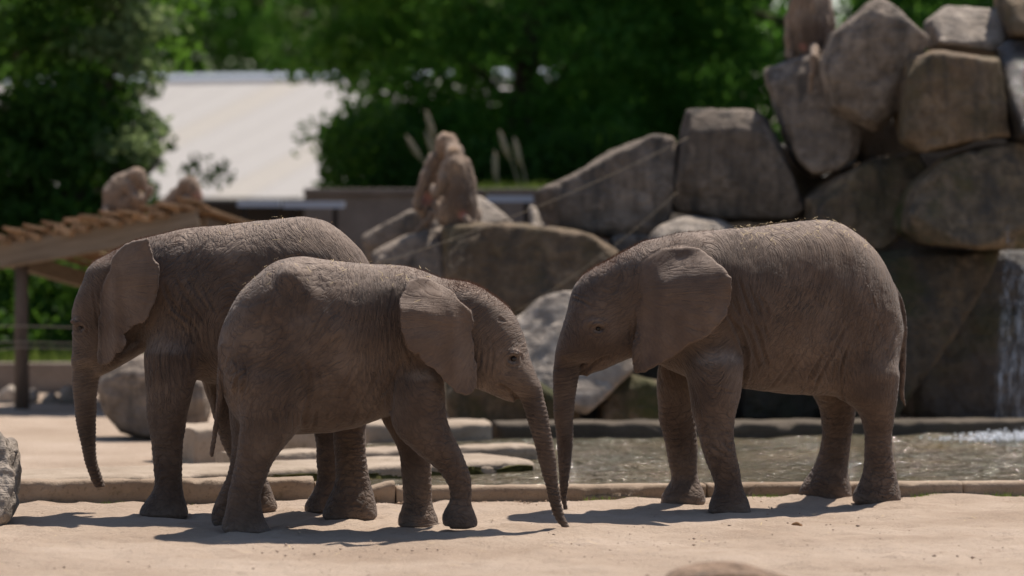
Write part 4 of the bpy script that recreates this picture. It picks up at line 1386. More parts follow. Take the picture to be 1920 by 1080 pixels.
    disp += (ysd < half + 0.05) * (0.004 * np.exp(-((re - 0.034) / 0.008) ** 2) - 0.004 * np.exp(-((re - 0.046) / 0.006) ** 2) + 0.003 * np.exp(-((re - 0.056) / 0.007) ** 2))
    disp *= (Z > 0.02)
    dust = np.clip(sstep(0.30, 0.85, N[:, 2]) * 0.75 * (Z > belly) * (1 - 0.5 * hairy) + 0.35 * sstep(0.10, 0.0, Z) + 0.06 + 0.14 * fbm(X * 5, Y * 5, Z * 5, 3, 91), 0, 1)  # real dust plus paler upward faces standing in for sun on the back
    V2 = V + N * disp[:, None]
    gx = XX(U(T[:, 0].mean()), Yc)
    org = np.array([gx, Yc, 0.0])
    me.vertices.foreach_set('co', (V2 - org).astype(np.float32).ravel())
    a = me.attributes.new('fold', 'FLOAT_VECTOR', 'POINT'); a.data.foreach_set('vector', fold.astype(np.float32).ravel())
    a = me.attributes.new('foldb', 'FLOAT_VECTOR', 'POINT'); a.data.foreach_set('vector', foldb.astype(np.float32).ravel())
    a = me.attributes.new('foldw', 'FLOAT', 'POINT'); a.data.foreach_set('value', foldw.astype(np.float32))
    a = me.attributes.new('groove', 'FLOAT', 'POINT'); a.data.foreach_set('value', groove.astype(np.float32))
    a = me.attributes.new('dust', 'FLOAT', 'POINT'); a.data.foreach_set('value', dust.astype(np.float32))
    a = me.attributes.new('ear', 'FLOAT', 'POINT'); a.data.foreach_set('value', ear.astype(np.float32))
    a = me.attributes.new('hairy', 'FLOAT', 'POINT'); a.data.foreach_set('value', hairy.astype(np.float32))
    me.update()
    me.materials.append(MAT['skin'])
    root = empty('elephant', org - np.array([0, 0, 0.008]))
    tag(root, E['label'], 'elephant', 'young elephants')
    o = bpy.data.objects.new('body', me); COL.objects.link(o); o.parent = root
    # eyes
    for side in (-1, 1):
        bm = bmesh.new()
        bmesh.ops.create_uvsphere(bm, u_segments=20, v_segments=14, radius=0.0165)
        em = bpy.data.meshes.new('eye'); bm.to_mesh(em); bm.free()
        for p in em.polygons: p.use_smooth = True
        em.materials.append(MAT['eye'])
        eo = bpy.data.objects.new('eye', em); COL.objects.link(eo); eo.parent = root
        eo.location = Vector((exw, yh + side * (half - 0.0215), ezw)) - Vector(org)
    # hair
    r = np.random.default_rng(E['seed'])
    wgt = (hairy + 0.03 * spine * (Z > belly + 0.3)) 
    pick = r.choice(nv, 5200, p=wgt / wgt.sum())
    B = V2[pick] - org
    nn = N[pick] + r.normal(0, 0.35, (len(pick), 3)); nn[:, 0] += -sgn * 0.4
    nn /= np.linalg.norm(nn, axis=1)[:, None]
    L = r.uniform(0.008, 0.022, len(pick))
    sd = r.normal(size=(len(pick), 3)); sd /= np.linalg.norm(sd, axis=1)[:, None]
    HV = np.empty((len(pick), 3, 3))
    HV[:, 0] = B + sd * 0.0008; HV[:, 1] = B - sd * 0.0008; HV[:, 2] = B + nn * L[:, None]
    hm = mesh_np('hair', HV.reshape(-1, 3), np.arange(len(pick) * 3).reshape(-1, 3), False)
    hm.materials.append(MAT['hair'])
    ho = bpy.data.objects.new('hair', hm); COL.objects.link(ho); ho.parent = root
    ho['kind'] = 'stuff'
    # straw on the back
    cand = np.where((N[:, 2] > 0.55) & (Z > top - 0.30) & (np.abs(X - XX(U(E['straw'][0]), Yc)) < E['straw'][1]) & (Y < Yc + 0.1))[0]
    pick = r.choice(cand, E['straw'][2])
    SV, SF = [], []
    for p in pick:
        c = V2[p] + N[p] * 0.004
        d = np.cross(N[p], r.normal(size=3)); d /= np.linalg.norm(d)
        w = np.cross(d, N[p])
        L = r.uniform(0.012, 0.045); bw = 0.0013
        b0 = len(SV)
        bend = r.normal(0, 0.25) * L
        for q in (-1, 0, 1):
            cc = c + d * L * 0.5 * q + w * bend * (1 - q * q) + N[p] * (0.004 * r.uniform() + 0.10 * L * r.uniform() * (q == 1))
            SV += [cc - w * bw, cc + w * bw]
        SF += [(b0, b0 + 2, b0 + 3, b0 + 1), (b0 + 2, b0 + 4, b0 + 5, b0 + 3)]
    so = add_obj('straw', mesh_np('straw', np.array(SV), np.array(SF), False), MAT['straw'])
    tag(so, E['strawlabel'], 'straw', kind='stuff')
    return root

E1 = dict(zoom=(0, 360, 1.5), seed=1, face=-1, label='largest elephant facing the shelter, trunk hanging over the kerb, partly behind another',
    axis=((480, 19.80), (980, 19.70)), heady=19.86, trunky=19.95, tilt=-0.5,
    torso=[(330, 175, 330, .10), (360, 155, 370, .15), (400, 136, 420, .19), (440, 118, 480, .225), (500, 102, 515, .255), (560, 95, 528, .27), (640, 89, 540, .285), (720, 80, 555, .295), (800, 70, 568, .295), (860, 66, 575, .29), (920, 80, 580, .28), (970, 110, 578, .26), (1010, 158, 568, .235), (1040, 200, 545, .205), (1060, 248, 505, .17), (1072, 300, 440, .12), (1078, 345, 385, .05)],
    legs=[dict(top=19.60, foot=19.56, rows=[(330, 420, 560), (400, 402, 566), (450, 400, 562), (500, 401, 556), (540, 403, 549), (580, 407, 541), (620, 411, 531), (660, 416, 521), (700, 420, 516), (740, 424, 516), (780, 428, 515), (820, 434, 513), (850, 427, 516), (870, 413, 522), (890, 401, 528), (905, 397, 530), (914, 400, 527)]),
          dict(top=19.95, foot=19.88, far=1, rows=[(420, 520, 680), (530, 565, 672), (600, 588, 690), (660, 610, 702), (720, 632, 718), (760, 650, 735), (800, 668, 750), (830, 676, 760), (850, 680, 765), (880, 676, 777), (895, 675, 779), (903, 680, 775)]),
          dict(top=19.56, foot=19.42, rows=[(400, 860, 1074), (500, 880, 1068), (560, 900, 1056), (600, 920, 1040), (650, 935, 1027), (700, 940, 1028), (750, 944, 1032), (800, 945, 1038), (830, 940, 1042), (860, 926, 1050), (890, 912, 1057), (910, 908, 1060), (924, 912, 1056)]),
          dict(top=19.90, foot=19.78, far=1, rows=[(450, 840, 1010), (560, 862, 990), (620, 875, 975), (650, 880, 970), (700, 886, 968), (750, 890, 966), (800, 892, 966), (830, 886, 966), (860, 868, 968), (885, 858, 970), (905, 860, 966)])],
    headzoom=(120, 420, 3.375),
    head=[(105, 450, 560, .05), (130, 385, 570, .09), (165, 312, 570, .12), (195, 246, 560, .14), (230, 190, 550, .16), (280, 150, 540, .175), (340, 128, 530, .185), (400, 105, 520, .19), (460, 80, 510, .19), (520, 60, 500, .185), (570, 57, 500, .18), (620, 64, 490, .175), (680, 66, 480, .165), (740, 62, 470, .15), (800, 57, 440, .135), (850, 55, 380, .12), (890, 54, 300, .11)],
    jaw=[(185, 880, 950, .05), (230, 860, 945, .08), (280, 830, 925, .10), (340, 800, 895, .12), (400, 760, 862, .135), (460, 720, 830, .15), (520, 680, 800, .16), (580, 640, 770, .16)],
    trunk=[(400, 206, 300), (440, 205, 290), (480, 204, 277), (520, 205, 277), (560, 207, 272), (600, 211, 270), (640, 216, 268), (680, 222, 268), (720, 229, 270), (760, 238, 277), (800, 252, 289), (827, 265, 299)],
    ear=[(570, 75), (582, 130), (612, 190), (648, 245), (650, 320), (640, 400), (615, 490), (580, 560), (540, 600), (490, 620), (450, 660), (424, 674), (440, 712), (435, 750), (400, 785), (370, 800), (340, 840), (300, 870), (262, 880), (236, 850), (240, 760), (250, 650), (262, 560), (250, 470), (275, 370), (325, 270), (345, 190), (405, 130), (480, 96)],
    earzoom=(120, 420, 3.375), ear_in=0.16, ear_out=0.40, ear_fold=0.05, ear_yaw=-0.03, eye=(118, 640),
    grooves=[([(500,230),(535,290),(595,375)], .007, .006), ([(540,230),(560,270),(600,330)], .006, .005), ([(470,250),(500,320),(560,365),(575,420)], .008, .008), ([(545,380),(562,440),(552,510)], .008, .007), ([(520,400),(538,460),(528,545)], .006, .005), ([(560,200),(590,280),(625,345)], .006, .005), ([(268,270),(275,330),(285,400)], .006, .005), ([(284,270),(290,330),(294,390)], .005, .004), ([(480,330),(530,370),(550,430)], .006, .005)],
    straw=(830, 0.5, 26), strawlabel='a few straw bits on the back of the largest elephant')
E2 = dict(zoom=(360, 420, 1.742), seed=2, face=1, label='smaller elephant walking in front with a bent foreleg, trunk tip on the sand',
    axis=((720, 18.93), (220, 18.93)), heady=18.93, trunky=18.90, tilt=0.5,
    torso=[(84, 385, 430, .04), (92, 338, 530, .12), (108, 297, 585, .165), (130, 258, 622, .20), (170, 200, 652, .235), (220, 150, 668, .26), (280, 113, 676, .275), (340, 101, 680, .285), (400, 108, 677, .29), (460, 119, 671, .29), (520, 127, 660, .285), (580, 131, 642, .275), (640, 130, 618, .265), (700, 131, 585, .25), (760, 148, 550, .225), (800, 165, 520, .20), (850, 184, 490, .18), (900, 200, 470, .15), (940, 230, 440, .08)],
    legs=[dict(top=18.78, foot=18.75, maxhw=.14, rows=[(380, 98, 290), (450, 112, 340), (500, 130, 362), (550, 147, 368), (600, 154, 364), (650, 155, 345), (700, 150, 318), (740, 146, 285), (780, 139, 258), (820, 131, 243), (860, 123, 232), (900, 117, 226), (930, 110, 229), (960, 102, 242), (985, 98, 258), (1003, 101, 264)]),
          dict(top=19.10, foot=19.08, far=1, rows=[(450, 105, 300), (560, 115, 300), (650, 125, 280), (720, 130, 240), (780, 124, 215), (820, 114, 205), (860, 95, 190), (900, 76, 172), (930, 64, 160), (960, 61, 152), (985, 70, 145)]),
          dict(top=18.76, foot=18.76, lift=0.02, rows=[(400, 672, 800), (450, 662, 815), (500, 654, 826), (550, 650, 829), (600, 650, 830), (650, 655, 842), (680, 667, 855), (710, 689, 868), (740, 725, 881), (770, 765, 894), (800, 800, 906), (830, 825, 914), (860, 838, 917), (890, 841, 915), (910, 833, 917), (930, 819, 924), (950, 812, 932), (970, 813, 936), (984, 820, 932)]),
          dict(top=19.10, foot=19.05, far=1, rows=[(500, 600, 720), (600, 612, 722), (640, 627, 735), (680, 650, 760), (720, 669, 775), (760, 679, 780), (800, 683, 784), (850, 688, 784), (900, 690, 783), (930, 681, 790), (950, 672, 804), (970, 669, 812), (989, 675, 810)])],
    head=[(190, 845, 925, .06), (215, 840, 966, .11), (235, 840, 1000, .135), (255, 842, 1026, .15), (275, 845, 1045, .16), (300, 850, 1060, .17), (330, 858, 1073, .178), (360, 865, 1084, .182), (400, 875, 1098, .182), (440, 885, 1110, .178), (480, 900, 1122, .165), (510, 920, 1132, .145), (530, 945, 1139, .125), (550, 985, 1145, .11)],
    jaw=[(820, 420, 500, .13), (880, 440, 520, .13), (935, 460, 538, .12), (985, 480, 556, .10), (1020, 500, 570, .08), (1045, 520, 578, .055), (1062, 545, 574, .03)],
    trunk=[(430, 1005, 1106), (480, 1022, 1122), (520, 1045, 1138), (550, 1064, 1146), (575, 1077, 1152), (600, 1085, 1158), (650, 1100, 1168), (700, 1115, 1177), (750, 1130, 1185), (800, 1142, 1192), (850, 1153, 1199), (900, 1163, 1207), (940, 1175, 1216), (965, 1190, 1226), (985, 1206, 1237)],
    tail=[(385, 92, 150), (410, 86, 142), (430, 86, 130), (460, 85, 118), (500, 82, 108), (550, 80, 103), (600, 76, 96), (650, 70, 88), (700, 62, 80), (740, 58, 72), (757, 60, 68)], taily=18.82,
    ear=[(170, 45), (110, 95), (70, 150), (50, 220), (50, 300), (60, 400), (80, 480), (110, 550), (163, 614), (180, 600), (195, 640), (250, 690), (300, 715), (350, 790), (400, 840), (460, 880), (530, 905), (578, 896), (598, 840), (598, 760), (590, 650), (575, 540), (560, 450), (585, 375), (555, 310), (500, 240), (430, 165), (340, 100), (250, 62)],
    earzoom=(740, 500, 3.857), ear_in=0.155, ear_out=0.385, ear_fold=0.14, ear_yaw=0.0, eye=(860, 645),
    ridges=[(335, 175, 470, 345, -0.16, -0.245, 0.055, 0.03, 0.06)],
    grooves=[([(700,200),(688,300),(700,380),(720,440)], .007, .006), ([(660,190),(640,300),(650,400),(640,480)], .006, .005), ([(620,200),(600,320),(612,420)], .006, .004), ([(665,450),(640,520),(600,580),(560,635)], .007, .007), ([(690,430),(660,500),(650,560),(655,630)], .010, .010), ([(625,440),(590,520),(550,590),(520,640)], .006, .006), ([(575,420),(545,500),(500,580)], .006, .005), ([(540,440),(500,520),(470,600)], .006, .005), ([(385,430),(402,500),(382,580),(366,655)], .009, .009), ([(420,450),(432,520),(412,600),(400,660)], .006, .006), ([(450,470),(462,540),(440,630)], .006, .005), ([(150,430),(166,470),(152,545)], .006, .006), ([(175,420),(192,470),(180,540)], .006, .005), ([(940,320),(946,400),(936,470)], .005, .006), ([(960,340),(968,420),(955,480)], .005, .005), ([(980,360),(986,430),(972,490)], .005, .004), ([(1072,580),(1052,548),(1030,525),(1000,515)], .007, .012), ([(1000,300),(1030,310),(1055,330)], .005, .004), ([(340,420),(370,470),(380,540)], .006, .004)],
    straw=(420, 0.55, 60), strawlabel='straw bits scattered on the back of the walking elephant')
E3 = dict(zoom=(980, 380, 1.742), seed=3, face=-1, label='elephant standing alone by the water, facing the others, straw on its rump',
    axis=((600, 20.10), (1150, 20.45)), heady=20.02, trunky=19.98, tilt=-0.5,
    torso=[(330, 185, 380, .08), (365, 152, 420, .14), (400, 132, 480, .18), (440, 112, 525, .215), (520, 93, 560, .25), (600, 85, 588, .27), (700, 80, 602, .285), (800, 69, 612, .295), (880, 54, 620, .295), (940, 47, 624, .29), (1000, 51, 626, .28), (1060, 77, 626, .265), (1120, 123, 620, .245), (1170, 176, 608, .22), (1210, 243, 582, .185), (1230, 295, 545, .15), (1241, 350, 480, .10), (1246, 400, 425, .04)],
    legs=[dict(top=19.92, foot=19.84, rows=[(400, 556, 705), (460, 540, 716), (520, 533, 719), (600, 537, 715), (650, 548, 706), (700, 560, 696), (750, 570, 695), (800, 580, 700), (850, 597, 708), (890, 616, 712), (920, 625, 716), (940, 621, 722), (960, 611, 735), (980, 603, 746), (1000, 601, 750), (1013, 606, 746)]),
          dict(top=20.28, foot=20.32, far=1, rows=[(420, 450, 570), (520, 440, 562), (600, 437, 560), (650, 440, 560), (700, 445, 565), (750, 455, 568), (800, 463, 570), (850, 470, 572), (890, 482, 573), (910, 478, 576), (930, 462, 588), (950, 450, 595), (970, 447, 598), (986, 452, 594)]),
          dict(top=20.30, foot=20.38, maxhw=.14, rows=[(400, 1020, 1240), (450, 1005, 1238), (550, 1010, 1233), (600, 1022, 1229), (640, 1048, 1224), (680, 1085, 1217), (700, 1097, 1213), (750, 1108, 1209), (800, 1112, 1210), (850, 1113, 1215), (890, 1109, 1222), (910, 1100, 1225), (930, 1088, 1230), (950, 1080, 1234), (970, 1079, 1233), (981, 1084, 1227)]),
          dict(top=20.62, foot=20.68, far=1, rows=[(480, 920, 1120), (560, 925, 1105), (600, 932, 1096), (640, 955, 1092), (660, 968, 1088), (700, 978, 1082), (750, 980, 1075), (800, 972, 1068), (850, 952, 1064), (890, 930, 1066), (910, 918, 1070), (930, 908, 1075), (950, 904, 1076), (966, 910, 1071)])],
    head=[(140, 370, 430, .05), (160, 330, 430, .09), (185, 280, 430, .12), (210, 226, 430, .14), (235, 197, 425, .155), (265, 173, 420, .165), (300, 158, 410, .175), (340, 147, 400, .182), (380, 134, 395, .185), (430, 118, 390, .18), (470, 107, 375, .165), (500, 101, 330, .14), (515, 99, 290, .12)],
    jaw=[(188, 536, 557, .035), (205, 515, 557, .055), (235, 495, 546, .075), (270, 475, 536, .095), (310, 450, 521, .115), (350, 420, 505, .13), (400, 390, 490, .14), (450, 370, 500, .14)],
    trunk=[(440, 112, 235), (480, 104, 212), (520, 98, 190), (545, 97, 182), (600, 99, 175), (650, 102, 170), (700, 105, 166), (750, 108, 163), (800, 112, 161), (850, 117, 157), (900, 121, 151), (940, 123, 145), (970, 126, 143), (990, 130, 147), (1003, 137, 149)],
    tail=[(262, 1196, 1216), (290, 1214, 1236), (318, 1226, 1247), (350, 1233, 1253), (400, 1236, 1256), (500, 1233, 1254), (580, 1231, 1248), (620, 1229, 1248), (640, 1233, 1252), (660, 1246, 1256), (670, 1249, 1257)], taily=20.50,
    ear=[(720, 175), (790, 130), (860, 100), (950, 75), (1030, 72), (1120, 85), (1180, 130), (1250, 200), (1325, 290), (1335, 380), (1320, 480), (1290, 560), (1240, 630), (1180, 690), (1100, 740), (1030, 772), (980, 810), (900, 870), (800, 925), (720, 965), (660, 980), (635, 950), (630, 860), (640, 760), (665, 650), (690, 540), (712, 430), (700, 330), (690, 240)],
    earzoom=(1020, 440, 3.858), ear_in=0.155, ear_out=0.40, ear_fold=0.15, ear_yaw=0.06, eye=(385, 660),
    grooves=[([(690,230),(720,330),(760,430),(792,530)], .007, .007), ([(670,290),(700,370),(735,450),(765,545)], .006, .006), ([(720,250),(760,350),(792,440)], .006, .005), ([(650,350),(702,420),(718,500),(705,590)], .009, .009), ([(745,260),(785,340),(820,420)], .005, .004), ([(690,430),(722,480),(720,560),(706,650)], .007, .006), ([(1045,400),(1002,480),(960,560),(938,615)], .008, .008), ([(1010,410),(960,500),(918,580)], .006, .006), ([(1065,440),(1032,520),(1035,600),(1052,660)], .007, .007), ([(930,440),(880,520),(835,580)], .006, .005), ([(880,470),(840,540),(800,595)], .005, .004), ([(355,330),(366,420),(350,485)], .005, .006), ([(332,330),(346,400),(336,470)], .005, .005), ([(376,290),(388,350),(374,430)], .006, .006), ([(180,556),(212,522),(245,495),(280,486)], .007, .011), ([(160,300),(190,308),(218,326)], .005, .005), ([(162,285),(180,292),(210,296)], .004, .004), ([(1120,250),(1150,330),(1160,420)], .006, .004), ([(560,560),(600,590),(690,600)], .005, .004), ([(545,480),(560,520),(600,545)], .005, .004)],
    straw=(960, 0.45, 130), strawlabel='straw bits littering the rump of the elephant standing alone')
for E in (E1, E2, E3):
    elephant(E)

# ------------------------------------------------------------------ baboons
def baboon(label, Y, chains, marks, seed, h=0.0115):
    """chains: lists of (column, row, depth offset, radius); marks: (column,row,dy,radius,attribute)"""
    allp = [(P(u, v, Y + dy), r) for ch in chains for (u, v, dy, r) in ch]
    lo = [min(p[i] - r for p, r in allp) - 0.06 for i in range(3)]
    hi = [max(p[i] + r for p, r in allp) + 0.06 for i in range(3)]
    f = Field(lo, hi, h)
    for ch in chains:
        q = [(P(u, v, Y + dy), r) for (u, v, dy, r) in ch]
        for (a, ra), (b, rb) in zip(q, q[1:]):
            f.cone(a, b, ra, rb, 0.022)
    V, Q = f.mesh()
    me = mesh_np('body', V, Q)
    N = np.empty(len(V) * 3, dtype=np.float32)
    me.vertex_normals.foreach_get('vector', N)
    N = N.reshape(-1, 3)
    V2 = V + N * (0.010 * fbm(V[:, 0] * 22, V[:, 1] * 22, V[:, 2] * 9, 3, seed))[:, None]
    org = np.array([(lo[0] + hi[0]) / 2, Y, V2[:, 2].min()])
    me.vertices.foreach_set('co', (V2 - org).astype(np.float32).ravel())
    att = {k: np.zeros(len(V)) for k in ('pink', 'dark', 'gold')}
    for (u, v, dy, r, k) in marks:
        c = np.array(P(u, v, Y + dy))
        d = np.linalg.norm(V - c, axis=1)
        att[k] = np.maximum(att[k], sstep(r * 1.1, r * 0.3, d))
    for k, a in att.items():
        t = me.attributes.new(k, 'FLOAT', 'POINT'); t.data.foreach_set('value', a.astype(np.float32))
    me.update()
    me.materials.append(MAT['fur'])
    root = empty('baboon', org)
    tag(root, label, 'baboon', 'baboons on the rocks and the shelter')
    o = bpy.data.objects.new('body', me); COL.objects.link(o); o.parent = root
    # shaggy coat
    r = np.random.default_rng(seed)
    k = 3500
    pick = r.choice(len(V), k)
    pick = pick[(att['pink'][pick] < 0.3)]
    k = len(pick)
    B = V2[pick] - org
    d = N[pick] * 0.4 + np.array([0, 0, -0.9]) + r.normal(0, 0.2, (k, 3))
    d /= np.linalg.norm(d, axis=1)[:, None]
    s = np.cross(N[pick], d); s /= np.linalg.norm(s, axis=1)[:, None] + 1e-6
    L = r.uniform(0.015, 0.035, k)[:, None]
    HV = np.empty((k, 3, 3))
    HV[:, 0] = B + s * 0.003; HV[:, 1] = B - s * 0.003; HV[:, 2] = B + d * L
    hm = mesh_np('coat', HV.reshape(-1, 3), np.arange(k * 3).reshape(-1, 3), False)
    for kk, a in att.items():
        t = hm.attributes.new(kk, 'FLOAT', 'POINT'); t.data.foreach_set('value', np.repeat(a[pick], 3).astype(np.float32))
    hm.materials.append(MAT['fur'])
    ho = bpy.data.objects.new('coat', hm); COL.objects.link(ho); ho.parent = root
    ho['kind'] = 'stuff'
    return root

# pair on the broad block: one sits with its back to us, the other leans on it
baboon('baboon sitting upright with its back turned on the broad brown block', 27.55, [
    [(850, 290, .02, .062), (854, 312, 0, .086), (859, 348, 0, .100), (862, 383, 0, .112), (860, 400, 0, .095)],
    [(850, 288, .04, .058), (852, 284, .12, .056), (854, 290, .2, .045), (854, 298, .28, .03)],
    [(870, 306, 0, .045), (882, 342, .02, .036), (886, 380, 0, .028), (888, 410, -.03, .022), (889, 416, -.07, .02)],
    [(840, 308, 0, .045), (830, 340, -.06, .036), (818, 362, -.05, .028), (812, 350, .02, .022)],
    [(842, 398, 0, .085), (838, 404, .15, .06), (842, 414, .22, .035)], [(874, 398, 0, .085), (886, 404, .12, .06), (884, 414, .2, .035)],
    [(868, 404, -.06, .022), (876, 413, -.14, .018), (884, 416, -.22, .014)]],
    [(862, 370, -.10, .19, 'dark'), (868, 403, -.1, .05, 'pink'), (848, 284, 0, .06, 'gold'), (832, 340, -.06, .05, 'dark')], 201)
baboon('baboon leaning over its neighbour with one arm down and tail hanging', 27.95, [
    [(822, 298, 0, .062), (814, 325, 0, .066), (808, 355, 0, .062), (808, 380, .02, .062)],
    [(832, 290, 0, .06), (836, 270, -.05, .078), (842, 268, -.10, .066), (850, 280, -.2, .04)],
    [(812, 300, -.04, .046), (796, 330, -.10, .038), (787, 360, -.12, .030), (782, 380, -.12, .022), (781, 390, -.14, .02)],
    [(800, 378, 0, .055), (794, 392, -.06, .038), (800, 420, -.05, .026)], [(820, 382, 0, .055), (828, 402, 0, .038), (830, 418, -.05, .026)],
    [(818, 385, -.06, .026), (810, 402, -.12, .022), (798, 418, -.16, .018), (782, 432, -.18, .016)]],
    [(798, 372, -.06, .07, 'pink'), (783, 386, -.1, .045, 'dark'), (838, 265, -.05, .12, 'gold')], 202)
baboon('hunched baboon eating on the plank roof of the shelter', 29.35, [
    [(238, 336, 0, .062), (229, 348, 0, .092), (221, 366, 0, .108), (218, 382, 0, .104)],
    [(242, 332, -.02, .05), (257, 330, -.05, .060), (262, 339, -.06, .050), (269, 352, -.07, .032), (272, 357, -.07, .025)],
    [(242, 348, -.09, .042), (250, 370, -.14, .030), (266, 376, -.14, .022), (280, 358, -.12, .017), (284, 350, -.12, .014)],
    [(246, 350, .08, .042), (262, 374, .08, .032), (280, 362, .04, .02)],
    [(228, 384, -.06, .07), (252, 378, -.10, .05), (262, 388, -.1, .034), (272, 391, -.1, .024)],
    [(228, 384, .08, .07), (252, 380, .10, .05), (262, 390, .1, .034), (270, 391, .1, .024)],
    [(205, 386, 0, .022), (196, 392, -.1, .018), (200, 395, -.22, .014)]],
    [(270, 357, -.06, .06, 'pink'), (256, 324, -.04, .06, 'gold')], 203)
baboon('baboon lying low behind the shelter roof, only head and shoulders showing', 30.1, [
    [(350, 352, 0, .07), (336, 372, .05, .09), (322, 392, .08, .10), (312, 404, .1, .09)],
    [(352, 350, 0, .06), (358, 348, -.02, .068), (363, 356, -.04, .056), (370, 368, -.06, .036), (373, 374, -.06, .028)],
    [(350, 378, -.08, .05), (356, 396, -.14, .036), (366, 400, -.2, .024)],
    [(316, 404, -.1, .06), (326, 408, -.2, .036), (340, 408, -.25, .022)],
    [(304, 404, .12, .022), (292, 408, .2, .018), (280, 410, .25, .014)]],
    [(370, 366, -.06, .06, 'pink'), (356, 340, 0, .06, 'gold')], 204)
baboon('baboon perched on the tilted block, back turned and tail hanging down', 27.85, [
    [(1520, -22, 0, .085), (1518, 8, 0, .12), (1521, 45, 0, .138), (1523, 72, 0, .135), (1520, 84, 0, .11)],
    [(1516, -30, 0, .075), (1512, -50, 0, .08), (1508, -56, .06, .07), (1502, -48, .16, .04)],
    [(1496, 0, 0, .06), (1485, 38, 0, .046), (1481, 70, -.02, .036), (1482, 100, -.03, .028), (1483, 107, -.06, .024)],
    [(1542, 0, 0, .06), (1552, 40, 0, .052), (1554, 66, .03, .042), (1546, 92, .05, .03)],
    [(1504, 82, .02, .085), (1498, 92, .12, .06), (1496, 104, .2, .035)], [(1536, 82, .02, .085), (1540, 92, .12, .06), (1540, 104, .2, .035)],
    [(1526, 88, -.12, .028), (1528, 96, -.36, .026), (1527, 108, -.54, .024), (1523, 138, -.56, .022), (1519, 170, -.56, .016)]],
    [(1526, 66, -.1, .19, 'dark'), (1503, 90, -.1, .05, 'pink'), (1528, 93, -.12, .04, 'pink')], 205)

# ------------------------------------------------------------------ falling water, foam, pebbles
def waterfall():
    r = random.Random(9)
    V, F = [], []
    for i in range(42):
        u = r.uniform(1884, 1960)
        v0 = r.uniform(400, 640)
        Y = 26.45 + r.uniform(-0.15, 0.25)
        n = 12
        w = r.uniform(0.004, 0.022)
        top, bot = P(u, v0, Y), P(u + r.uniform(-26, 6), r.choice((815, 815, 700, 760)), Y - 0.35)
        b0 = len(V)
        for j in range(n):
            t = j / (n - 1)
            p = top.lerp(bot, t)
            p.y = Y - 0.35 * math.sqrt(t)
            ww = w * (0.5 + 0.9 * t)
            for k in range(3):
                V.append((p.x + ww * (k - 1) + r.uniform(-.006, .006), p.y + 0.012 * (k != 1) + r.uniform(-.01, .01), p.z))
        for j in range(n - 1):
            for k in range(2):
                a = b0 + j * 3 + k
                F.append((a, a + 1, a + 4, a + 3))
    o = add_obj('waterfall', mesh_np('waterfall', np.array(V), np.array(F)), MAT['fall'])
    tag(o, 'thin waterfall streaming down the dark wet rocks into the pool', 'waterfall', kind='stuff')
waterfall()

def blobs(name, C, R, mat, label, cat, seed, flat=1.0):
    r = np.random.default_rng(seed)
    base = np.array([(1, 0, 0), (-1, 0, 0), (0, 1, 0), (0, -1, 0), (0, 0, 1), (0, 0, -1)], float)
    faces = np.array([(0, 2, 4), (2, 1, 4), (1, 3, 4), (3, 0, 4), (2, 0, 5), (1, 2, 5), (3, 1, 5), (0, 3, 5)])
    n = len(C)
    V = base[None] * (R[:, None, None] * r.uniform(0.6, 1.25, (n, 6, 1)))
    V[:, :, 2] *= flat
    V += C[:, None, :]
    F = (faces[None] + 6 * np.arange(n)[:, None, None]).reshape(-1, 3)
    o = add_obj(name, mesh_np(name, V.reshape(-1, 3), F), mat)
    tag(o, label, cat, kind='stuff')
r_ = np.random.default_rng(44)
n = 3600
fx_ = 2.62 + 1.3 * np.sqrt(r_.uniform(0, 1, n))
fy_ = 25.0 + r_.normal(0, 0.16, n)
amp = np.clip((fx_ - 2.5) / 1.2, 0, 1)
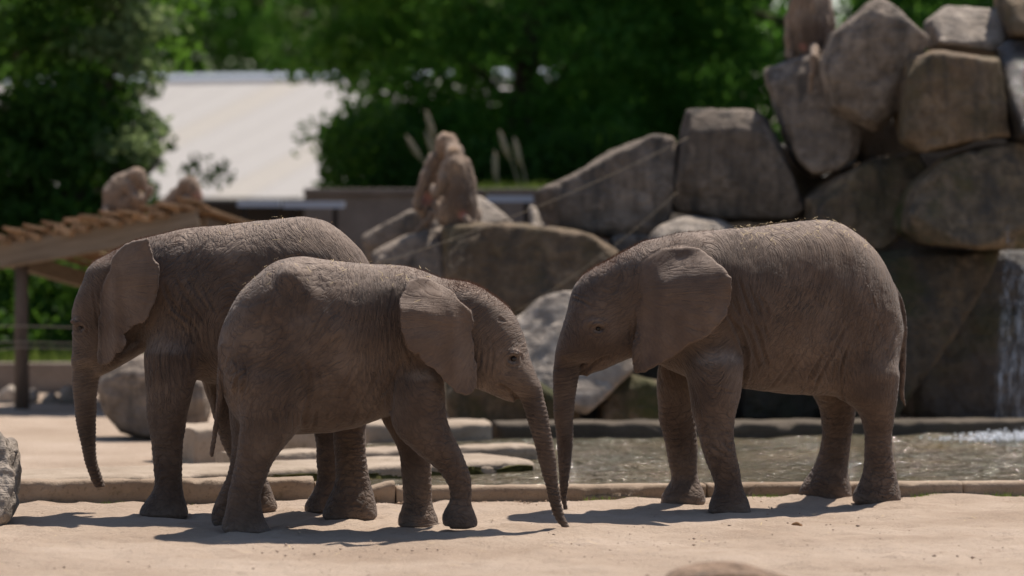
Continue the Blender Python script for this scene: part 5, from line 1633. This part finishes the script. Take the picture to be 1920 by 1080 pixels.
C = np.stack([fx_, fy_, 0.035 + np.abs(r_.normal(0, 0.032, n)) * amp], 1)
blobs('foam', C, r_.uniform(0.003, 0.010, n), MAT['foam'], 'white foam and spray where the waterfall meets the pool', 'foam', 4)
n = 900
C = np.stack([r_.uniform(-3.2, 3.2, n), r_.uniform(16.0, 20.4, n), np.full(n, -0.004)], 1)
blobs('pebbles', C, r_.uniform(0.003, 0.010, n) * r_.choice([0.6, 1, 1.5], n, p=[.6, .33, .07]), mat_plain('pebble', (0.42, 0.32, 0.25), 0.9, 0.2, var=0.3), 'small pebbles and clods strewn over the sand', 'pebbles', 5, 0.6)
n = 700
xk = r_.uniform(-2.5, 3.0, n)
C = np.stack([xk, 20.56 + math.tan(KA) * xk - 0.02 - np.abs(r_.normal(0, 0.09, n)), np.full(n, -0.004)], 1)
blobs('soil_crumbs', C, r_.uniform(0.003, 0.011, n), mat_plain('soil', (0.36, 0.26, 0.19), 0.95, 0.1, var=0.4), 'crumbs of brown soil along the foot of the kerb', 'soil', 6, 0.7)
n = 260
C = np.stack([r_.uniform(-3, 3, n), r_.uniform(16.2, 20.3, n), np.full(n, 0.004)], 1)
SV, SF = [], []
for c in C:
    a = r_.uniform(0, math.pi); L = r_.uniform(0.02, 0.07)
    d = np.array([math.cos(a), math.sin(a), r_.normal(0, 0.08)]); w = np.array([-d[1], d[0], 0]) * 0.0018
    b0 = len(SV)
    SV += [c - d * L / 2 - w, c + d * L / 2 - w, c + d * L / 2 + w, c - d * L / 2 + w]
    SF.append((b0, b0 + 1, b0 + 2, b0 + 3))
o = add_obj('straw', mesh_np('straw', np.array(SV), np.array(SF), False), MAT['straw'])
tag(o, 'loose straw stalks strewn over the sand', 'straw', kind='stuff')
c = P(1490, 984, 19.1); c.z = 0.012
boulder([(1478, 990), (1484, 978), (1494, 978), (1504, 986), (1500, 992)], 19.1, 0.05, mat_plain('leaf_litter', (0.24, 0.13, 0.06), 0.8, 0.2, var=0.3), 'small brown clod on the sand in front of the right elephant', 480, name='clod', cat='clod', h=0.004, amp=0.003, rnd=0.006)
